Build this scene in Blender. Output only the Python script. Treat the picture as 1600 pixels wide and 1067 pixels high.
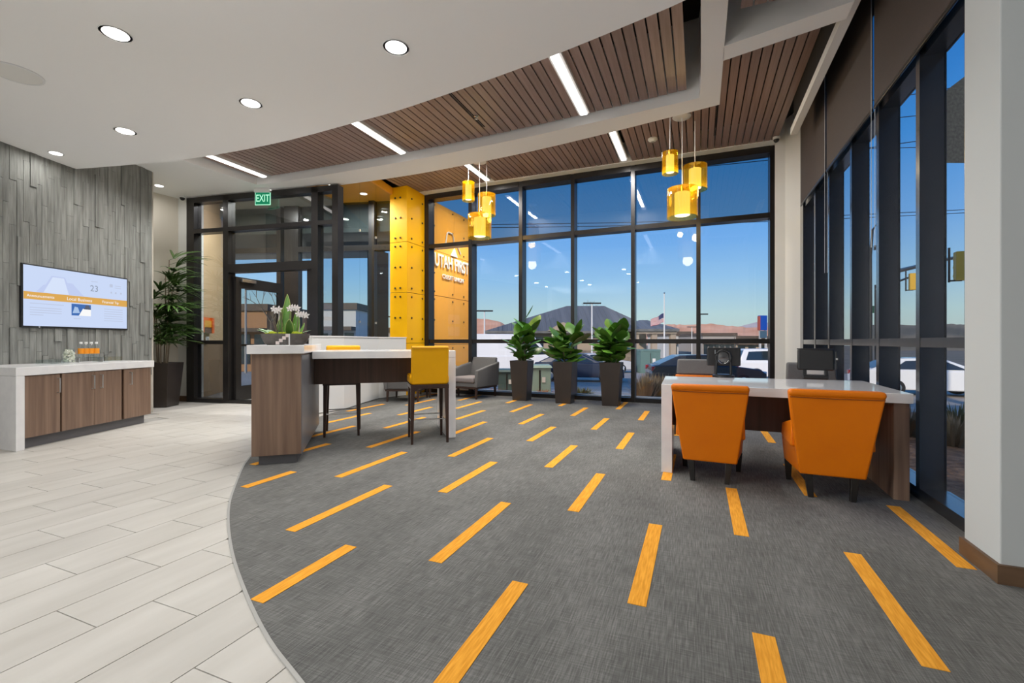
import bpy, bmesh, math, random
from mathutils import Vector, Matrix
for o in list(bpy.data.objects): bpy.data.objects.remove(o, do_unlink=True)
SC = bpy.context.scene
COL = SC.collection
rnd = random.Random(7)
PI = math.pi
# ---------------------------------------------------------------- camera, sky, exposure
YAW = math.atan(292/711.)
cam = bpy.data.cameras.new('camera'); cam.sensor_width = 36; cam.lens = 711/1600*36
cam.clip_start = .05; cam.clip_end = 5000
camo = bpy.data.objects.new('camera', cam); COL.objects.link(camo)
camo.location = (0, 0, 1.13); camo.rotation_euler = (PI/2, 0, YAW)
SC.camera = camo
SC.view_settings.view_transform = 'Standard'; SC.view_settings.look = 'None'
SC.view_settings.gamma = 1; SC.view_settings.use_curve_mapping = False
SC.view_settings.exposure = 0.0
W = bpy.data.worlds.new('sky'); SC.world = W; W.use_nodes = True
nt = W.node_tree; nt.nodes.clear()
bg = nt.nodes.new('ShaderNodeBackground'); wo = nt.nodes.new('ShaderNodeOutputWorld')
tc = nt.nodes.new('ShaderNodeTexCoord'); sx = nt.nodes.new('ShaderNodeSeparateXYZ'); cr = nt.nodes.new('ShaderNodeValToRGB')
nt.links.new(tc.outputs['Generated'], sx.inputs[0]); nt.links.new(sx.outputs['Z'], cr.inputs[0])
el = cr.color_ramp.elements
SKY = [(0, (.55, .63, .58)), (.054, (.50, .69, .72)), (.127, (.31, .57, .86)), (.2, (.19, .45, .88)), (.33, (.065, .32, .82)), (.45, (.03, .22, .68)), (1, (.03, .17, .55))]
el[0].position = 0; el[0].color = SKY[0][1]+(1,)
el[1].position = 1; el[1].color = SKY[-1][1]+(1,)
for p, c in SKY[1:-1]:
    e = el.new(p); e.color = c+(1,)
nt.links.new(cr.outputs[0], bg.inputs[0]); bg.inputs[1].default_value = 1.0
nt.links.new(bg.outputs[0], wo.inputs[0])

sun = bpy.data.lights.new('sun', 'SUN'); sun.energy = 3.6; sun.color = (1, .84, .68); sun.angle = .02
suno = bpy.data.objects.new('sun', sun); COL.objects.link(suno); suno.rotation_euler = (math.radians(68), 0, math.radians(-12))   # low evening sun behind the viewer
def area(name, loc, power, size, rot=(0, 0, 0), color=(1, .98, .945), sizey=None, spread=PI):
    l = bpy.data.lights.new(name, 'AREA'); l.energy = power; l.color = color; l.spread = spread
    if sizey: l.shape = 'RECTANGLE'; l.size = size; l.size_y = sizey
    else: l.shape = 'DISK'; l.size = size
    o = bpy.data.objects.new(name, l); COL.objects.link(o); o.location = loc; o.rotation_euler = rot
    return o
DL_POWER = 8.5
LIN_POWER = 68.
# recessed downlights of the white soffit (z 3.44): the ones in view first, then the rest of the same grid over the lobby
DLS_VIEW = [(-4.05, 2.03), (-2.2, 2.96), (-4.02, 3.12), (-5.83, 3.01)]
DLS_REST = [(x, y) for x in (-5.85, -4.05, -2.2) for y in (.9, -.4)] + [(-2.2, 2.0)]
for x, y in DLS_VIEW+DLS_REST: area('downlight_lamp', (x, y, 3.405), DL_POWER*(.45 if y > 3 else 1), .13)
area('downlight_lamp', (-7.30, 3.04, 3.405), 4.5, .1)
area('downlight_lamp', (-8.72, 5.01, 3.80), 4, .13)
# added area lamp left behind the viewer, filling ceiling and pier; no window there
area('left_fill', (-6.0, -2.3, 1.75), 310, 4.2, rot=(0, -PI/2, 0), color=(.97, .985, 1), sizey=2.6, spread=math.radians(128))
# added lamp, out of view, to brighten the outdoor sign wall from above
area('sign_fill_lamp', (-4.55, 9.9, 5.0), 300, .3, rot=(0, math.radians(-28), 0), color=(1, .86, .68), sizey=1.8)
# linear lights in the slots between the wood panels
for x in (-1.3, -4.05, -6.79): area('linear_lamp', (x, 4.35, 3.895), LIN_POWER*.9, .07, sizey=2.1, color=(1, .97, .93), spread=2.3)
for x in (-1.25, -3.97): area('linear_lamp', (x, 7.25, 4.375), LIN_POWER, .07, sizey=1.9, color=(1, .97, .93))
# downlights inside the entrance vestibule
for x, y, p in ((-8.6, 6.7, 34), (-7.6, 6.9, 44), (-6.75, 7.0, 44), (-6.55, 7.7, 30)): area('vestibule_lamp', (x, y, 4.17), p, .12)

# ---------------------------------------------------------------- helpers
class MB:
    def __init__(s): s.v = []; s.f = []
    def add(s, vs, fs, M=None):
        n = len(s.v)
        s.v += [tuple(M @ Vector(p)) if M else tuple(p) for p in vs]
        s.f += [tuple(n+i for i in f) for f in fs]; return s
    def box(s, x0, x1, y0, y1, z0, z1, M=None):
        v = [(x, y, z) for z in (z0, z1) for y in (y0, y1) for x in (x0, x1)]
        return s.add(v, [(0, 2, 3, 1), (4, 5, 7, 6), (0, 1, 5, 4), (2, 6, 7, 3), (0, 4, 6, 2), (1, 3, 7, 5)], M)
    def prism(s, poly, z0, z1, M=None):
        a = sum(poly[i][0]*poly[(i+1) % len(poly)][1]-poly[(i+1) % len(poly)][0]*poly[i][1] for i in range(len(poly)))
        if a < 0: poly = poly[::-1]
        n = len(poly)
        v = [(p[0], p[1], z0) for p in poly]+[(p[0], p[1], z1) for p in poly]
        f = [tuple(range(n-1, -1, -1)), tuple(range(n, 2*n))]+[(i, (i+1) % n, n+(i+1) % n, n+i) for i in range(n)]
        return s.add(v, f, M)
    def loft(s, rings, M=None, cap=True, closed=True):
        n = len(rings[0]); v = [p for r in rings for p in r]; f = []
        for k in range(len(rings)-1):
            for i in range(n if closed else n-1):
                j = (i+1) % n
                f.append((k*n+i, k*n+j, (k+1)*n+j, (k+1)*n+i))
        if cap and closed:
            f.append(tuple(range(n-1, -1, -1))); f.append(tuple(range((len(rings)-1)*n, len(rings)*n)))
        return s.add(v, f, M)
    def frustum(s, c0, w0, d0, z0, c1, w1, d1, z1, M=None):
        r = lambda c, w, d, z: [(c[0]-w/2, c[1]-d/2, z), (c[0]+w/2, c[1]-d/2, z), (c[0]+w/2, c[1]+d/2, z), (c[0]-w/2, c[1]+d/2, z)]
        return s.loft([r(c0, w0, d0, z0), r(c1, w1, d1, z1)], M)
    def lathe(s, prof, n=20, M=None, cap=True):
        rings = [[(r*math.cos(2*PI*i/n), r*math.sin(2*PI*i/n), z) for i in range(n)] for r, z in prof]
        return s.loft(rings, M, cap)
    def tube(s, pts, r, n=8, M=None):
        pts = [Vector(p) for p in pts]; rings = []
        rs = r if isinstance(r, (list, tuple)) else [r]*len(pts)
        for i, p in enumerate(pts):
            t = (pts[min(i+1, len(pts)-1)]-pts[max(i-1, 0)]).normalized()
            a = Vector((0, 0, 1)) if abs(t.z) < .9 else Vector((1, 0, 0))
            u = t.cross(a).normalized(); w = t.cross(u)
            rings.append([tuple(p+(u*math.cos(2*PI*k/n)+w*math.sin(2*PI*k/n))*rs[i]) for k in range(n)])
        return s.loft(rings, M)
    def mesh(s, name, m):
        me = bpy.data.meshes.new(name); me.from_pydata(s.v, [], s.f)
        bm = bmesh.new(); bm.from_mesh(me); bmesh.ops.recalc_face_normals(bm, faces=bm.faces); bm.to_mesh(me); bm.free()
        if m: me.materials.append(m)
        return me
    def build(s, name, m, parent=None, loc=(0, 0, 0), rz=0, bev=0, seg=2, smooth=None, sub=0):
        me = s.mesh(name, m)
        if smooth is not None:
            for p in me.polygons: p.use_smooth = True
            me.set_sharp_from_angle(angle=math.radians(smooth))
        o = bpy.data.objects.new(name, me); COL.objects.link(o)
        o.location = loc; o.rotation_euler = (0, 0, rz); o.parent = parent
        if bev:
            b = o.modifiers.new('bevel', 'BEVEL'); b.width = bev; b.segments = seg; b.limit_method = 'ANGLE'
        if sub:
            b = o.modifiers.new('sub', 'SUBSURF'); b.levels = sub; b.render_levels = sub
        return o
def link(name, me, parent=None, loc=(0, 0, 0), rot=(0, 0, 0), scale=(1, 1, 1)):
    o = bpy.data.objects.new(name, me); COL.objects.link(o); o.parent = parent
    o.location = loc; o.rotation_euler = rot; o.scale = scale; return o
def tag(o, label=None, cat=None, group=None, kind=None):
    if label: o['label'] = label
    if cat: o['category'] = cat
    if group: o['group'] = group
    if kind: o['kind'] = kind
    return o
def thing(name, label, cat, loc=(0, 0, 0), rz=0, group=None):
    o = bpy.data.objects.new(name, None); COL.objects.link(o); o.location = loc; o.rotation_euler = (0, 0, rz)
    o.empty_display_size = .1
    return tag(o, label, cat, group)
def struct(name, label=None, loc=(0, 0, 0), rz=0):
    o = bpy.data.objects.new(name, None); COL.objects.link(o); o.location = loc; o.rotation_euler = (0, 0, rz)
    return tag(o, label, None, None, 'structure')
def S(o, label=None): return tag(o, label, None, None, 'structure')
def copy_tree(o, parent=None):
    c = o.copy(); COL.objects.link(c); c.parent = parent
    for ch in list(o.children): copy_tree(ch, c)
    return c
def ftext(name, body, size, m, parent, M, depth=.002, align='CENTER', sx=1.0, bold=0.0):
    cu = bpy.data.curves.new(name, 'FONT'); cu.body = body; cu.size = size; cu.extrude = depth; cu.align_x = align; cu.align_y = 'CENTER'
    cu.offset = bold
    t = bpy.data.objects.new('t', cu); COL.objects.link(t)
    dg = bpy.context.evaluated_depsgraph_get(); me = bpy.data.meshes.new_from_object(t.evaluated_get(dg))
    bpy.data.objects.remove(t); me.materials.clear(); me.materials.append(m)
    me.transform(M @ Matrix.Diagonal((sx, 1, 1, 1)))
    o = bpy.data.objects.new(name, me); COL.objects.link(o); o.parent = parent; return o
def RZ(a): return Matrix.Rotation(a, 4, 'Z')
def T(x, y, z): return Matrix.Translation((x, y, z))
FX = (math.cos(YAW), math.sin(YAW)); FY = (-math.sin(YAW), math.cos(YAW))
def at(px, d):                       # world x, y of a bearing (column of the survey picture) at depth d
    xc = (px-800)/711.*d
    return (xc*FX[0]+d*FY[0], xc*FX[1]+d*FY[1])
def zat(py, d): return 1.13-(py-533.5)/711.*d
def lerp(a, b, t): return a+(b-a)*t
def interp(tab, x):
    if x <= tab[0][0]: return tab[0][1]
    for (a, u), (b, v) in zip(tab, tab[1:]):
        if x <= b: return lerp(u, v, (x-a)/(b-a))
    return tab[-1][1]

# ---------------------------------------------------------------- materials
def mat(name, col, rough=.5, metal=0, spec=.5, noise=None, bump=None, coat=0, coords='Object', emit=None, estr=0):
    """noise=(scale xyz, colour2, low, high)   bump=(scale xyz, strength, distance)"""
    m = bpy.data.materials.new(name); m.use_nodes = True; t = m.node_tree; b = t.nodes['Principled BSDF']
    b.inputs['Base Color'].default_value = (*col, 1); b.inputs['Roughness'].default_value = rough
    b.inputs['Metallic'].default_value = metal; b.inputs['Specular IOR Level'].default_value = spec
    b.inputs['Coat Weight'].default_value = coat; b.inputs['Coat Roughness'].default_value = .08
    if emit: b.inputs['Emission Color'].default_value = (*emit, 1); b.inputs['Emission Strength'].default_value = estr
    def ntex(scale, detail=4):
        c = t.nodes.new('ShaderNodeTexCoord'); mp = t.nodes.new('ShaderNodeMapping'); mp.inputs['Scale'].default_value = scale
        n = t.nodes.new('ShaderNodeTexNoise'); n.inputs['Scale'].default_value = 1; n.inputs['Detail'].default_value = detail
        t.links.new(c.outputs[coords], mp.inputs[0]); t.links.new(mp.outputs[0], n.inputs[0]); return n
    if noise:
        sc, c2, lo, hi = noise
        n = ntex(sc); r = t.nodes.new('ShaderNodeValToRGB')
        r.color_ramp.elements[0].position = lo; r.color_ramp.elements[1].position = hi
        r.color_ramp.elements[0].color = (*col, 1); r.color_ramp.elements[1].color = (*c2, 1)
        t.links.new(n.outputs[0], r.inputs[0]); t.links.new(r.outputs[0], b.inputs['Base Color'])
    if bump:
        n = ntex(bump[0], 2); bp = t.nodes.new('ShaderNodeBump'); bp.inputs['Strength'].default_value = bump[1]; bp.inputs['Distance'].default_value = bump[2]
        t.links.new(n.outputs[0], bp.inputs['Height']); t.links.new(bp.outputs[0], b.inputs['Normal'])
    return m
def vary(m, amt=.3, rough=0):
    """per-object brightness variation"""
    t = m.node_tree; b = t.nodes['Principled BSDF']; oi = t.nodes.new('ShaderNodeObjectInfo'); mr = t.nodes.new('ShaderNodeMapRange')
    mr.inputs[3].default_value = 1-amt; mr.inputs[4].default_value = 1+amt
    t.links.new(oi.outputs['Random'], mr.inputs[0])
    hs = t.nodes.new('ShaderNodeHueSaturation'); t.links.new(mr.outputs[0], hs.inputs['Value'])
    if b.inputs['Base Color'].links: t.links.new(b.inputs['Base Color'].links[0].from_socket, hs.inputs['Color'])
    else: hs.inputs['Color'].default_value = b.inputs['Base Color'].default_value
    t.links.new(hs.outputs[0], b.inputs['Base Color']); return m
def glass(name, tint, refl=.08, rough=0.0):
    m = bpy.data.materials.new(name); m.use_nodes = True; t = m.node_tree; t.nodes.clear()
    o = t.nodes.new('ShaderNodeOutputMaterial'); mx = t.nodes.new('ShaderNodeMixShader'); tr = t.nodes.new('ShaderNodeBsdfTransparent'); g = t.nodes.new('ShaderNodeBsdfGlossy')
    fr = t.nodes.new('ShaderNodeFresnel'); fr.inputs[0].default_value = 1.45
    ml = t.nodes.new('ShaderNodeMath'); ml.operation = 'MULTIPLY'; ml.inputs[1].default_value = refl/.04
    ge = t.nodes.new('ShaderNodeNewGeometry'); m2 = t.nodes.new('ShaderNodeMath'); m2.operation = 'MULTIPLY'; m2.use_clamp = True   # only the entry face mirrors
    st = t.nodes.new('ShaderNodeMath'); st.operation = 'SUBTRACT'; st.inputs[0].default_value = 1; t.links.new(ge.outputs['Backfacing'], st.inputs[1])
    t.links.new(fr.outputs[0], m2.inputs[0]); t.links.new(st.outputs[0], m2.inputs[1])
    t.links.new(m2.outputs[0], ml.inputs[0]); ml.use_clamp = True; tint = tuple(math.sqrt(c) for c in tint)   # a pane has two faces
    tr.inputs[0].default_value = (*tint, 1); g.inputs[0].default_value = (1, 1, 1, 1); g.inputs[1].default_value = rough
    t.links.new(ml.outputs[0], mx.inputs[0]); t.links.new(tr.outputs[0], mx.inputs[1]); t.links.new(g.outputs[0], mx.inputs[2]); t.links.new(mx.outputs[0], o.inputs[0]); return m
def emis(name, col, s):
    m = bpy.data.materials.new(name); m.use_nodes = True; t = m.node_tree; t.nodes.clear()
    o = t.nodes.new('ShaderNodeOutputMaterial'); e = t.nodes.new('ShaderNodeEmission'); e.inputs[0].default_value = (*col, 1); e.inputs[1].default_value = s
    t.links.new(e.outputs[0], o.inputs[0]); return m
M = {}
M['white_paint'] = mat('white_paint', (.76, .765, .755), .75, bump=((60,)*3, .05, .002))
M['ceiling_paint'] = mat('ceiling_paint', (.90, .895, .88), .85)
M['beige_paint'] = mat('beige_paint', (.72, .67, .58), .8, bump=((60,)*3, .05, .002))
M['grey_paint'] = mat('grey_paint', (.30, .32, .31), .8)
M['tan_paint'] = mat('tan_paint', (.62, .44, .26), .8)
M['quartz'] = mat('quartz', (.80, .79, .79), .16, noise=((9, 9, 9), (.74, .73, .74), .4, .7), spec=.5)
M['quartz_gloss'] = mat('quartz_gloss', (.80, .79, .79), .05, spec=.7)
M['wood_cab'] = mat('wood_cab', (.155, .092, .062), .42, noise=((26, 26, .9), (.27, .175, .12), .3, .72), coords='Object')
M['wood_dark'] = mat('wood_dark', (.055, .030, .021), .45, noise=((24, 24, .8), (.11, .062, .045), .3, .75))
M['wood_ceiling'] = vary(mat('wood_ceiling', (.25, .165, .138), .42, noise=((40, 1.2, 40), (.37, .26, .225), .3, .75)), .12)
M['black_void'] = mat('black_void', (.012, .011, .011), .9)
M['frame_dark'] = mat('frame_dark', (.022, .020, .020), .30, .35, noise=((3, 3, 3), (.03, .027, .026), .3, .7))
M['frame_gloss'] = mat('frame_gloss', (.014, .014, .016), .22, 0, coat=1.0); M['frame_gloss'].node_tree.nodes['Principled BSDF'].inputs['IOR'].default_value = 1.8; M['frame_gloss'].node_tree.nodes['Principled BSDF'].inputs['Coat Roughness'].default_value = .22
M['brushed'] = mat('brushed', (.62, .62, .62), .28, 1.0)
M['chrome'] = mat('chrome', (.75, .75, .75), .12, 1.0)
M['toe'] = mat('toe', (.12, .115, .12), .5)
M['black_plastic'] = mat('black_plastic', (.012, .012, .013), .38)
M['white_plastic'] = mat('white_plastic', (.75, .75, .74), .4)
M['orange_leather'] = mat('orange_leather', (.70, .165, .001), .45, spec=.28, bump=((220,)*3, .12, .002), noise=((4, 4, 4), (.74, .185, .001), .3, .7))
M['yellow_leather'] = mat('yellow_leather', (.78, .38, .001), .45, spec=.28, bump=((220,)*3, .12, .002), noise=((4, 4, 4), (.82, .40, .002), .3, .7))
M['orange_panel'] = mat('orange_panel', (.95, .47, .003), .4, spec=.25, noise=((.8, .8, .8), (.97, .52, .004), .35, .7))
M['outer_panel'] = mat('outer_panel', (.95, .42, .05), .5, spec=.2, noise=((.8, .8, .8), (.95, .46, .08), .35, .7))
M['amber_ceiling'] = mat('amber_ceiling', (.85, .40, .03), .3)
M['bolt'] = mat('bolt', (.10, .08, .05), .35, .8)
M['leg_wood'] = mat('leg_wood', (.030, .014, .010), .35, noise=((30, 30, 2), (.05, .024, .017), .3, .7))
M['leg_black'] = mat('leg_black', (.012, .010, .009), .35)
M['grey_fabric'] = mat('grey_fabric', (.115, .113, .113), .8, noise=((150,)*3, (.155, .152, .152), .35, .65), bump=((260,)*3, .25, .002))
M['grey_seat'] = mat('grey_seat', (.19, .165, .165), .8, noise=((150,)*3, (.23, .20, .20), .35, .65), bump=((260,)*3, .25, .002))
M['planter'] = mat('planter', (.034, .026, .022), .30, noise=((5, 5, 5), (.042, .032, .027), .3, .7), spec=.6)
M['soil'] = mat('soil', (.03, .02, .014), .95)
M['bowl'] = mat('bowl', (.10, .088, .08), .55, noise=((30, 30, 30), (.14, .125, .115), .3, .7))
M['leaf'] = vary(mat('leaf', (.075, .20, .024), .34, noise=((10, 10, 10), (.16, .36, .05), .35, .75), spec=.6), .35)
M['leaf_light'] = vary(mat('leaf_light', (.14, .26, .03), .35, noise=((10, 10, 10), (.22, .34, .05), .35, .75)), .3)
M['palm_leaf'] = vary(mat('palm_leaf', (.040, .095, .018), .4, noise=((10, 10, 10), (.085, .16, .035), .35, .75)), .35)
M['bark'] = mat('bark', (.16, .12, .08), .8, noise=((20, 20, 6), (.26, .2, .14), .3, .7))
M['moss'] = mat('moss', (.26, .36, .012), .95, noise=((60, 60, 60), (.46, .48, .02), .35, .7), bump=((120,)*3, .6, .006))
M['snake_edge'] = mat('snake_edge', (.42, .50, .16), .4)
M['petal'] = mat('petal', (.90, .82, .81), .5, noise=((50,)*3, (.92, .89, .87), .3, .7))
M['paper'] = mat('paper', (.80, .76, .72), .6)
M['blind'] = mat('blind', (.060, .045, .040), .75, noise=((300, 300, 300), (.078, .060, .052), .4, .6))
M['soot'] = mat('soot', (.10, .055, .028), .5, noise=((4, 4, 20), (.15, .085, .045), .3, .7))
M['grout'] = mat('grout', (.36, .345, .325), .9)
M['metal_edge'] = mat('metal_edge', (.36, .355, .34), .45, .3)
M['glass_clear'] = glass('glass_clear', (.93, .96, .97), .05)
M['glass_tint'] = glass('glass_tint', (.40, .44, .45), .05)
M['glass_green'] = glass('glass_green', (.72, .78, .78), .09)
M['glass_smoke'] = glass('glass_smoke', (.30, .31, .33), .09)
M['glass_fin'] = glass('glass_fin', (.80, .86, .86), .010)
M['glass_jar'] = glass('glass_jar', (.90, .95, .95), .08)
def amber():
    m = glass('amber_glass', (.90, .70, .20), .05); t = m.node_tree; o = [n for n in t.nodes if n.type == 'OUTPUT_MATERIAL'][0]; src = o.inputs[0].links[0].from_socket
    tl = t.nodes.new('ShaderNodeBsdfTranslucent'); tl.inputs[0].default_value = (.90, .55, .01, 1); mx = t.nodes.new('ShaderNodeMixShader'); mx.inputs[0].default_value = .10
    t.links.new(src, mx.inputs[1]); t.links.new(tl.outputs[0], mx.inputs[2]); t.links.new(mx.outputs[0], o.inputs[0]); return m
M['amber_glass'] = amber()
M['lamp_white'] = emis('lamp_white', (1, .95, .88), 6)
M['linear_white'] = emis('linear_white', (1, .95, .9), 3.2)
M['shade_glow'] = emis('shade_glow', (1, .84, .46), 1.35)
M['shade_hot'] = emis('shade_hot', (1, .86, .5), 2.4)
M['exit_green'] = mat('exit_green', (.01, .12, .06), .2, emit=(.0, .22, .10), estr=.7)
M['exit_letter'] = emis('exit_letter', (.45, 1, .68), 1.1)
def carpet_mat():
    m = mat('carpet', (.12, .12, .115), .95, spec=.1); t = m.node_tree; b = t.nodes['Principled BSDF']
    c = t.nodes.new('ShaderNodeTexCoord')
    def n(sc, det=3):
        mp = t.nodes.new('ShaderNodeMapping'); mp.inputs['Scale'].default_value = sc; q = t.nodes.new('ShaderNodeTexNoise'); q.inputs['Scale'].default_value = 1; q.inputs['Detail'].default_value = det
        t.links.new(c.outputs['Object'], mp.inputs[0]); t.links.new(mp.outputs[0], q.inputs[0]); return q.outputs[0]
    br = t.nodes.new('ShaderNodeTexBrick'); mp = t.nodes.new('ShaderNodeMapping'); mp.inputs['Rotation'].default_value = (0, 0, PI/2); mp.inputs['Location'].default_value = (-.11, .02, 0)
    t.links.new(c.outputs['Object'], mp.inputs[0]); t.links.new(mp.outputs[0], br.inputs[0])
    br.inputs['Scale'].default_value = 1; br.inputs['Brick Width'].default_value = .945; br.inputs['Row Height'].default_value = .25; br.inputs['Mortar Size'].default_value = 0
    br.inputs['Color1'].default_value = (.0, .0, .0, 1); br.inputs['Color2'].default_value = (1, 1, 1, 1); br.offset = .5
    def math_(op, a, bb):
        q = t.nodes.new('ShaderNodeMath'); q.operation = op
        for i, z in enumerate((a, bb)):
            if isinstance(z, (int, float)): q.inputs[i].default_value = z
            else: t.links.new(z, q.inputs[i])
        return q.outputs[0]
    s1 = n((190, 9, 1), 5); s2 = n((9, 190, 1), 5); s3 = n((3, 1.4, 1), 2)
    v = math_('ADD', math_('MULTIPLY', s1, .48), math_('MULTIPLY', s2, .30)); v = math_('ADD', v, math_('MULTIPLY', s3, .2)); v = math_('ADD', v, math_('MULTIPLY', br.outputs[0], .035))
    r = t.nodes.new('ShaderNodeValToRGB'); e = r.color_ramp.elements
    e[0].position = .34; e[0].color = (.08, .08, .077, 1); e[1].position = .68; e[1].color = (.25, .249, .24, 1)
    q = e.new(.5); q.color = (.145, .145, .139, 1)
    t.links.new(v, r.inputs[0]); t.links.new(r.outputs[0], b.inputs['Base Color'])
    bp = t.nodes.new('ShaderNodeBump'); bp.inputs['Strength'].default_value = .35; bp.inputs['Distance'].default_value = .004
    t.links.new(n((300, 300, 1), 1), bp.inputs['Height']); t.links.new(bp.outputs[0], b.inputs['Normal']); return m
M['carpet'] = carpet_mat()
M['carpet_orange'] = mat('carpet_orange', (.72, .30, .03), .95, spec=.1, noise=((120, 9, 1), (.90, .42, .055), .35, .65), bump=((220, 220, 1), .3, .003))
M['tile'] = vary(mat('tile', (.46, .437, .40), .42, noise=((7, 1.3, 1), (.545, .522, .485), .3, .7), spec=.35), .035)
M['slate'] = vary(mat('slate', (.125, .127, .118), .75, noise=((34, 34, 2.6), (.29, .295, .275), .25, .8), bump=((40, 40, 5), .6, .012)), .09)

# ---------------------------------------------------------------- floors
CURVE = [(-.2, .72), (-.75, .94), (-1.219, 1.128), (-1.506, 1.243), (-1.864, 1.425), (-2.337, 1.70), (-2.883, 2.075), (-3.346, 2.461), (-4.043, 3.125), (-4.65, 3.95), (-5.15, 4.85), (-5.42, 5.85)]
def smooth_curve(pts, k=4):
    out = []
    for i in range(len(pts)-1):
        p0 = pts[max(i-1, 0)]; p1 = pts[i]; p2 = pts[i+1]; p3 = pts[min(i+2, len(pts)-1)]
        for j in range(k):
            t = j/k
            out.append(tuple(.5*((2*p1[a])+(-p0[a]+p2[a])*t+(2*p0[a]-5*p1[a]+4*p2[a]-p3[a])*t*t+(-p0[a]+3*p1[a]-3*p2[a]+p3[a])*t**3) for a in (0, 1)))
    return out+[pts[-1]]
FC = smooth_curve(CURVE)
fl = S(MB().prism([(-11, -5.2), (6, -5.2), (6, 2.95), (1.75, 2.95), (1.75, 8.8), (-11, 8.8)], -.2, -.006).build('floor', M['grout']), 'pale rectangular floor tiles laid in thirds bond around the lobby')
def clip(poly, a, b):               # keep the side left of a->b
    out = []
    side = lambda p: (b[0]-a[0])*(p[1]-a[1])-(b[1]-a[1])*(p[0]-a[0])
    for i in range(len(poly)):
        p, q = poly[i], poly[(i+1) % len(poly)]; sp, sq = side(p), side(q)
        if sp >= 0: out.append(p)
        if (sp >= 0) != (sq >= 0):
            t = sp/(sp-sq); out.append((lerp(p[0], q[0], t), lerp(p[1], q[1], t)))
    return out
def curve_x(y):                      # x of the carpet edge at depth y
    for (x0, y0), (x1, y1) in zip(FC, FC[1:]):
        if y0 <= y <= y1: return lerp(x0, x1, (y-y0)/(y1-y0))
    return FC[0][0] if y < FC[0][1] else FC[-1][0]
LT = .605; WT = .2925; G = .0022
tile_cache = {}
for c in range(-4, 21):
    x1 = -1.91-c*WT; x0 = x1-WT
    off = {0: .03, 1: .435, 2: .232}[(c) % 3]
    k = 0
    for k in range(-1, 14):
        y0 = off+k*LT+.0; y1 = y0+LT
        # in the picture and left of the curved edge
        if x0 > max(curve_x(y0+LT*i/6) for i in range(7)): continue
        d = -x0*math.sin(YAW)+y1*math.cos(YAW); d = x1*FY[0]+y1*FY[1]
        if d < 1.35: continue
        xr = ((x1+x0)/2*FX[0]+(y0+y1)/2*FX[1])/max(d, .1)
        if xr < -1.32: continue
        if y1 > 7.3 or (x0 < -7.2 and y0 < 3.9): continue
        if y0 > 5.75 and x0 < -8.4: continue
        poly = [(x0+G, y0+G), (x1-G, y0+G), (x1-G, y1-G), (x0+G, y1-G)]
        if x1 > min(curve_x(y0), curve_x(y1))-.02:
            n = 40; ys = [y0+G+(LT-2*G)*i/n for i in range(n+1)]
            lx = x0+G; ins_ = [y for y in ys if curve_x(y)-.010 > lx+.002]
            if len(ins_) < 2: continue
            poly = [(lx, ins_[-1]), (lx, ins_[0])]+[(min(x1-G, curve_x(y)-.010), y) for y in ins_[::2]]
            if len(ins_) % 2 == 0: poly.append((min(x1-G, curve_x(ins_[-1])-.010), ins_[-1]))
        MB().prism(poly, -.02, 0).build('tile', M['tile'], fl)
# tile field outside the picture, one slab behind the viewer
MB().box(-10.5, -1.95, -5, -.4, -.02, -.0005).build('tile_field', M['tile'], fl)
cp = [(p[0], p[1]) for p in FC]+[(-5.5, 6.2), (-5.8, 6.9), (-6.0, 7.4), (-5.8, 8.7), (1.62, 8.7), (1.62, 3.05), (5.9, 2.9), (5.9, -5), (-1.9, -5), (-1.9, -.35)]
ca = S(MB().prism(cp, -.02, .004).build('floor_carpet', M['carpet']), 'dark grey woven carpet plank floor with scattered orange strips')
for c in range(-7, 3):
    for odd in (0, 1):
        x = (-.285 if odd else -.81)+c*1.0+(.0 if odd else .0)
        for r in range(-1, 8):
            if (r % 2 == 0) != bool(odd): continue
            y0 = 2.0+.944*r; y1 = y0+.925
            if x > 1.42 or y0 > 8.6 or x < -5.6: continue
            y1 = min(y1, 8.6); ys = [y0+(y1-y0)*i/8 for i in range(9)]
            ok = [y for y in ys if curve_x(y) < x-.005]
            if len(ok) < 2 or (y0 < .3): continue
            if ok[0] > y0+.01 or ok[-1] < y1-.01: poly = [(x, ok[0]), (x+.078, ok[0]), (x+.078, ok[-1]), (x, ok[-1])]
            else: poly = [(x, y0), (x+.078, y0), (x+.078, y1), (x, y1)]
            MB().prism(poly, 0, .0062).build('accent_plank', M['carpet_orange'], ca)
rings = []
for i, p in enumerate(FC):
    a = FC[max(i-1, 0)]; b = FC[min(i+1, len(FC)-1)]; l = math.hypot(b[0]-a[0], b[1]-a[1]); nx, ny = -(b[1]-a[1])/l, (b[0]-a[0])/l
    rings.append([(p[0]-nx*.007, p[1]-ny*.007, -.01), (p[0]-nx*.007, p[1]-ny*.007, .006), (p[0]+nx*.007, p[1]+ny*.007, .006), (p[0]+nx*.007, p[1]+ny*.007, -.01)])
S(MB().loft(rings).build('trim_1', M['metal_edge']), 'thin curved metal edge strip between tile and carpet')

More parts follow.
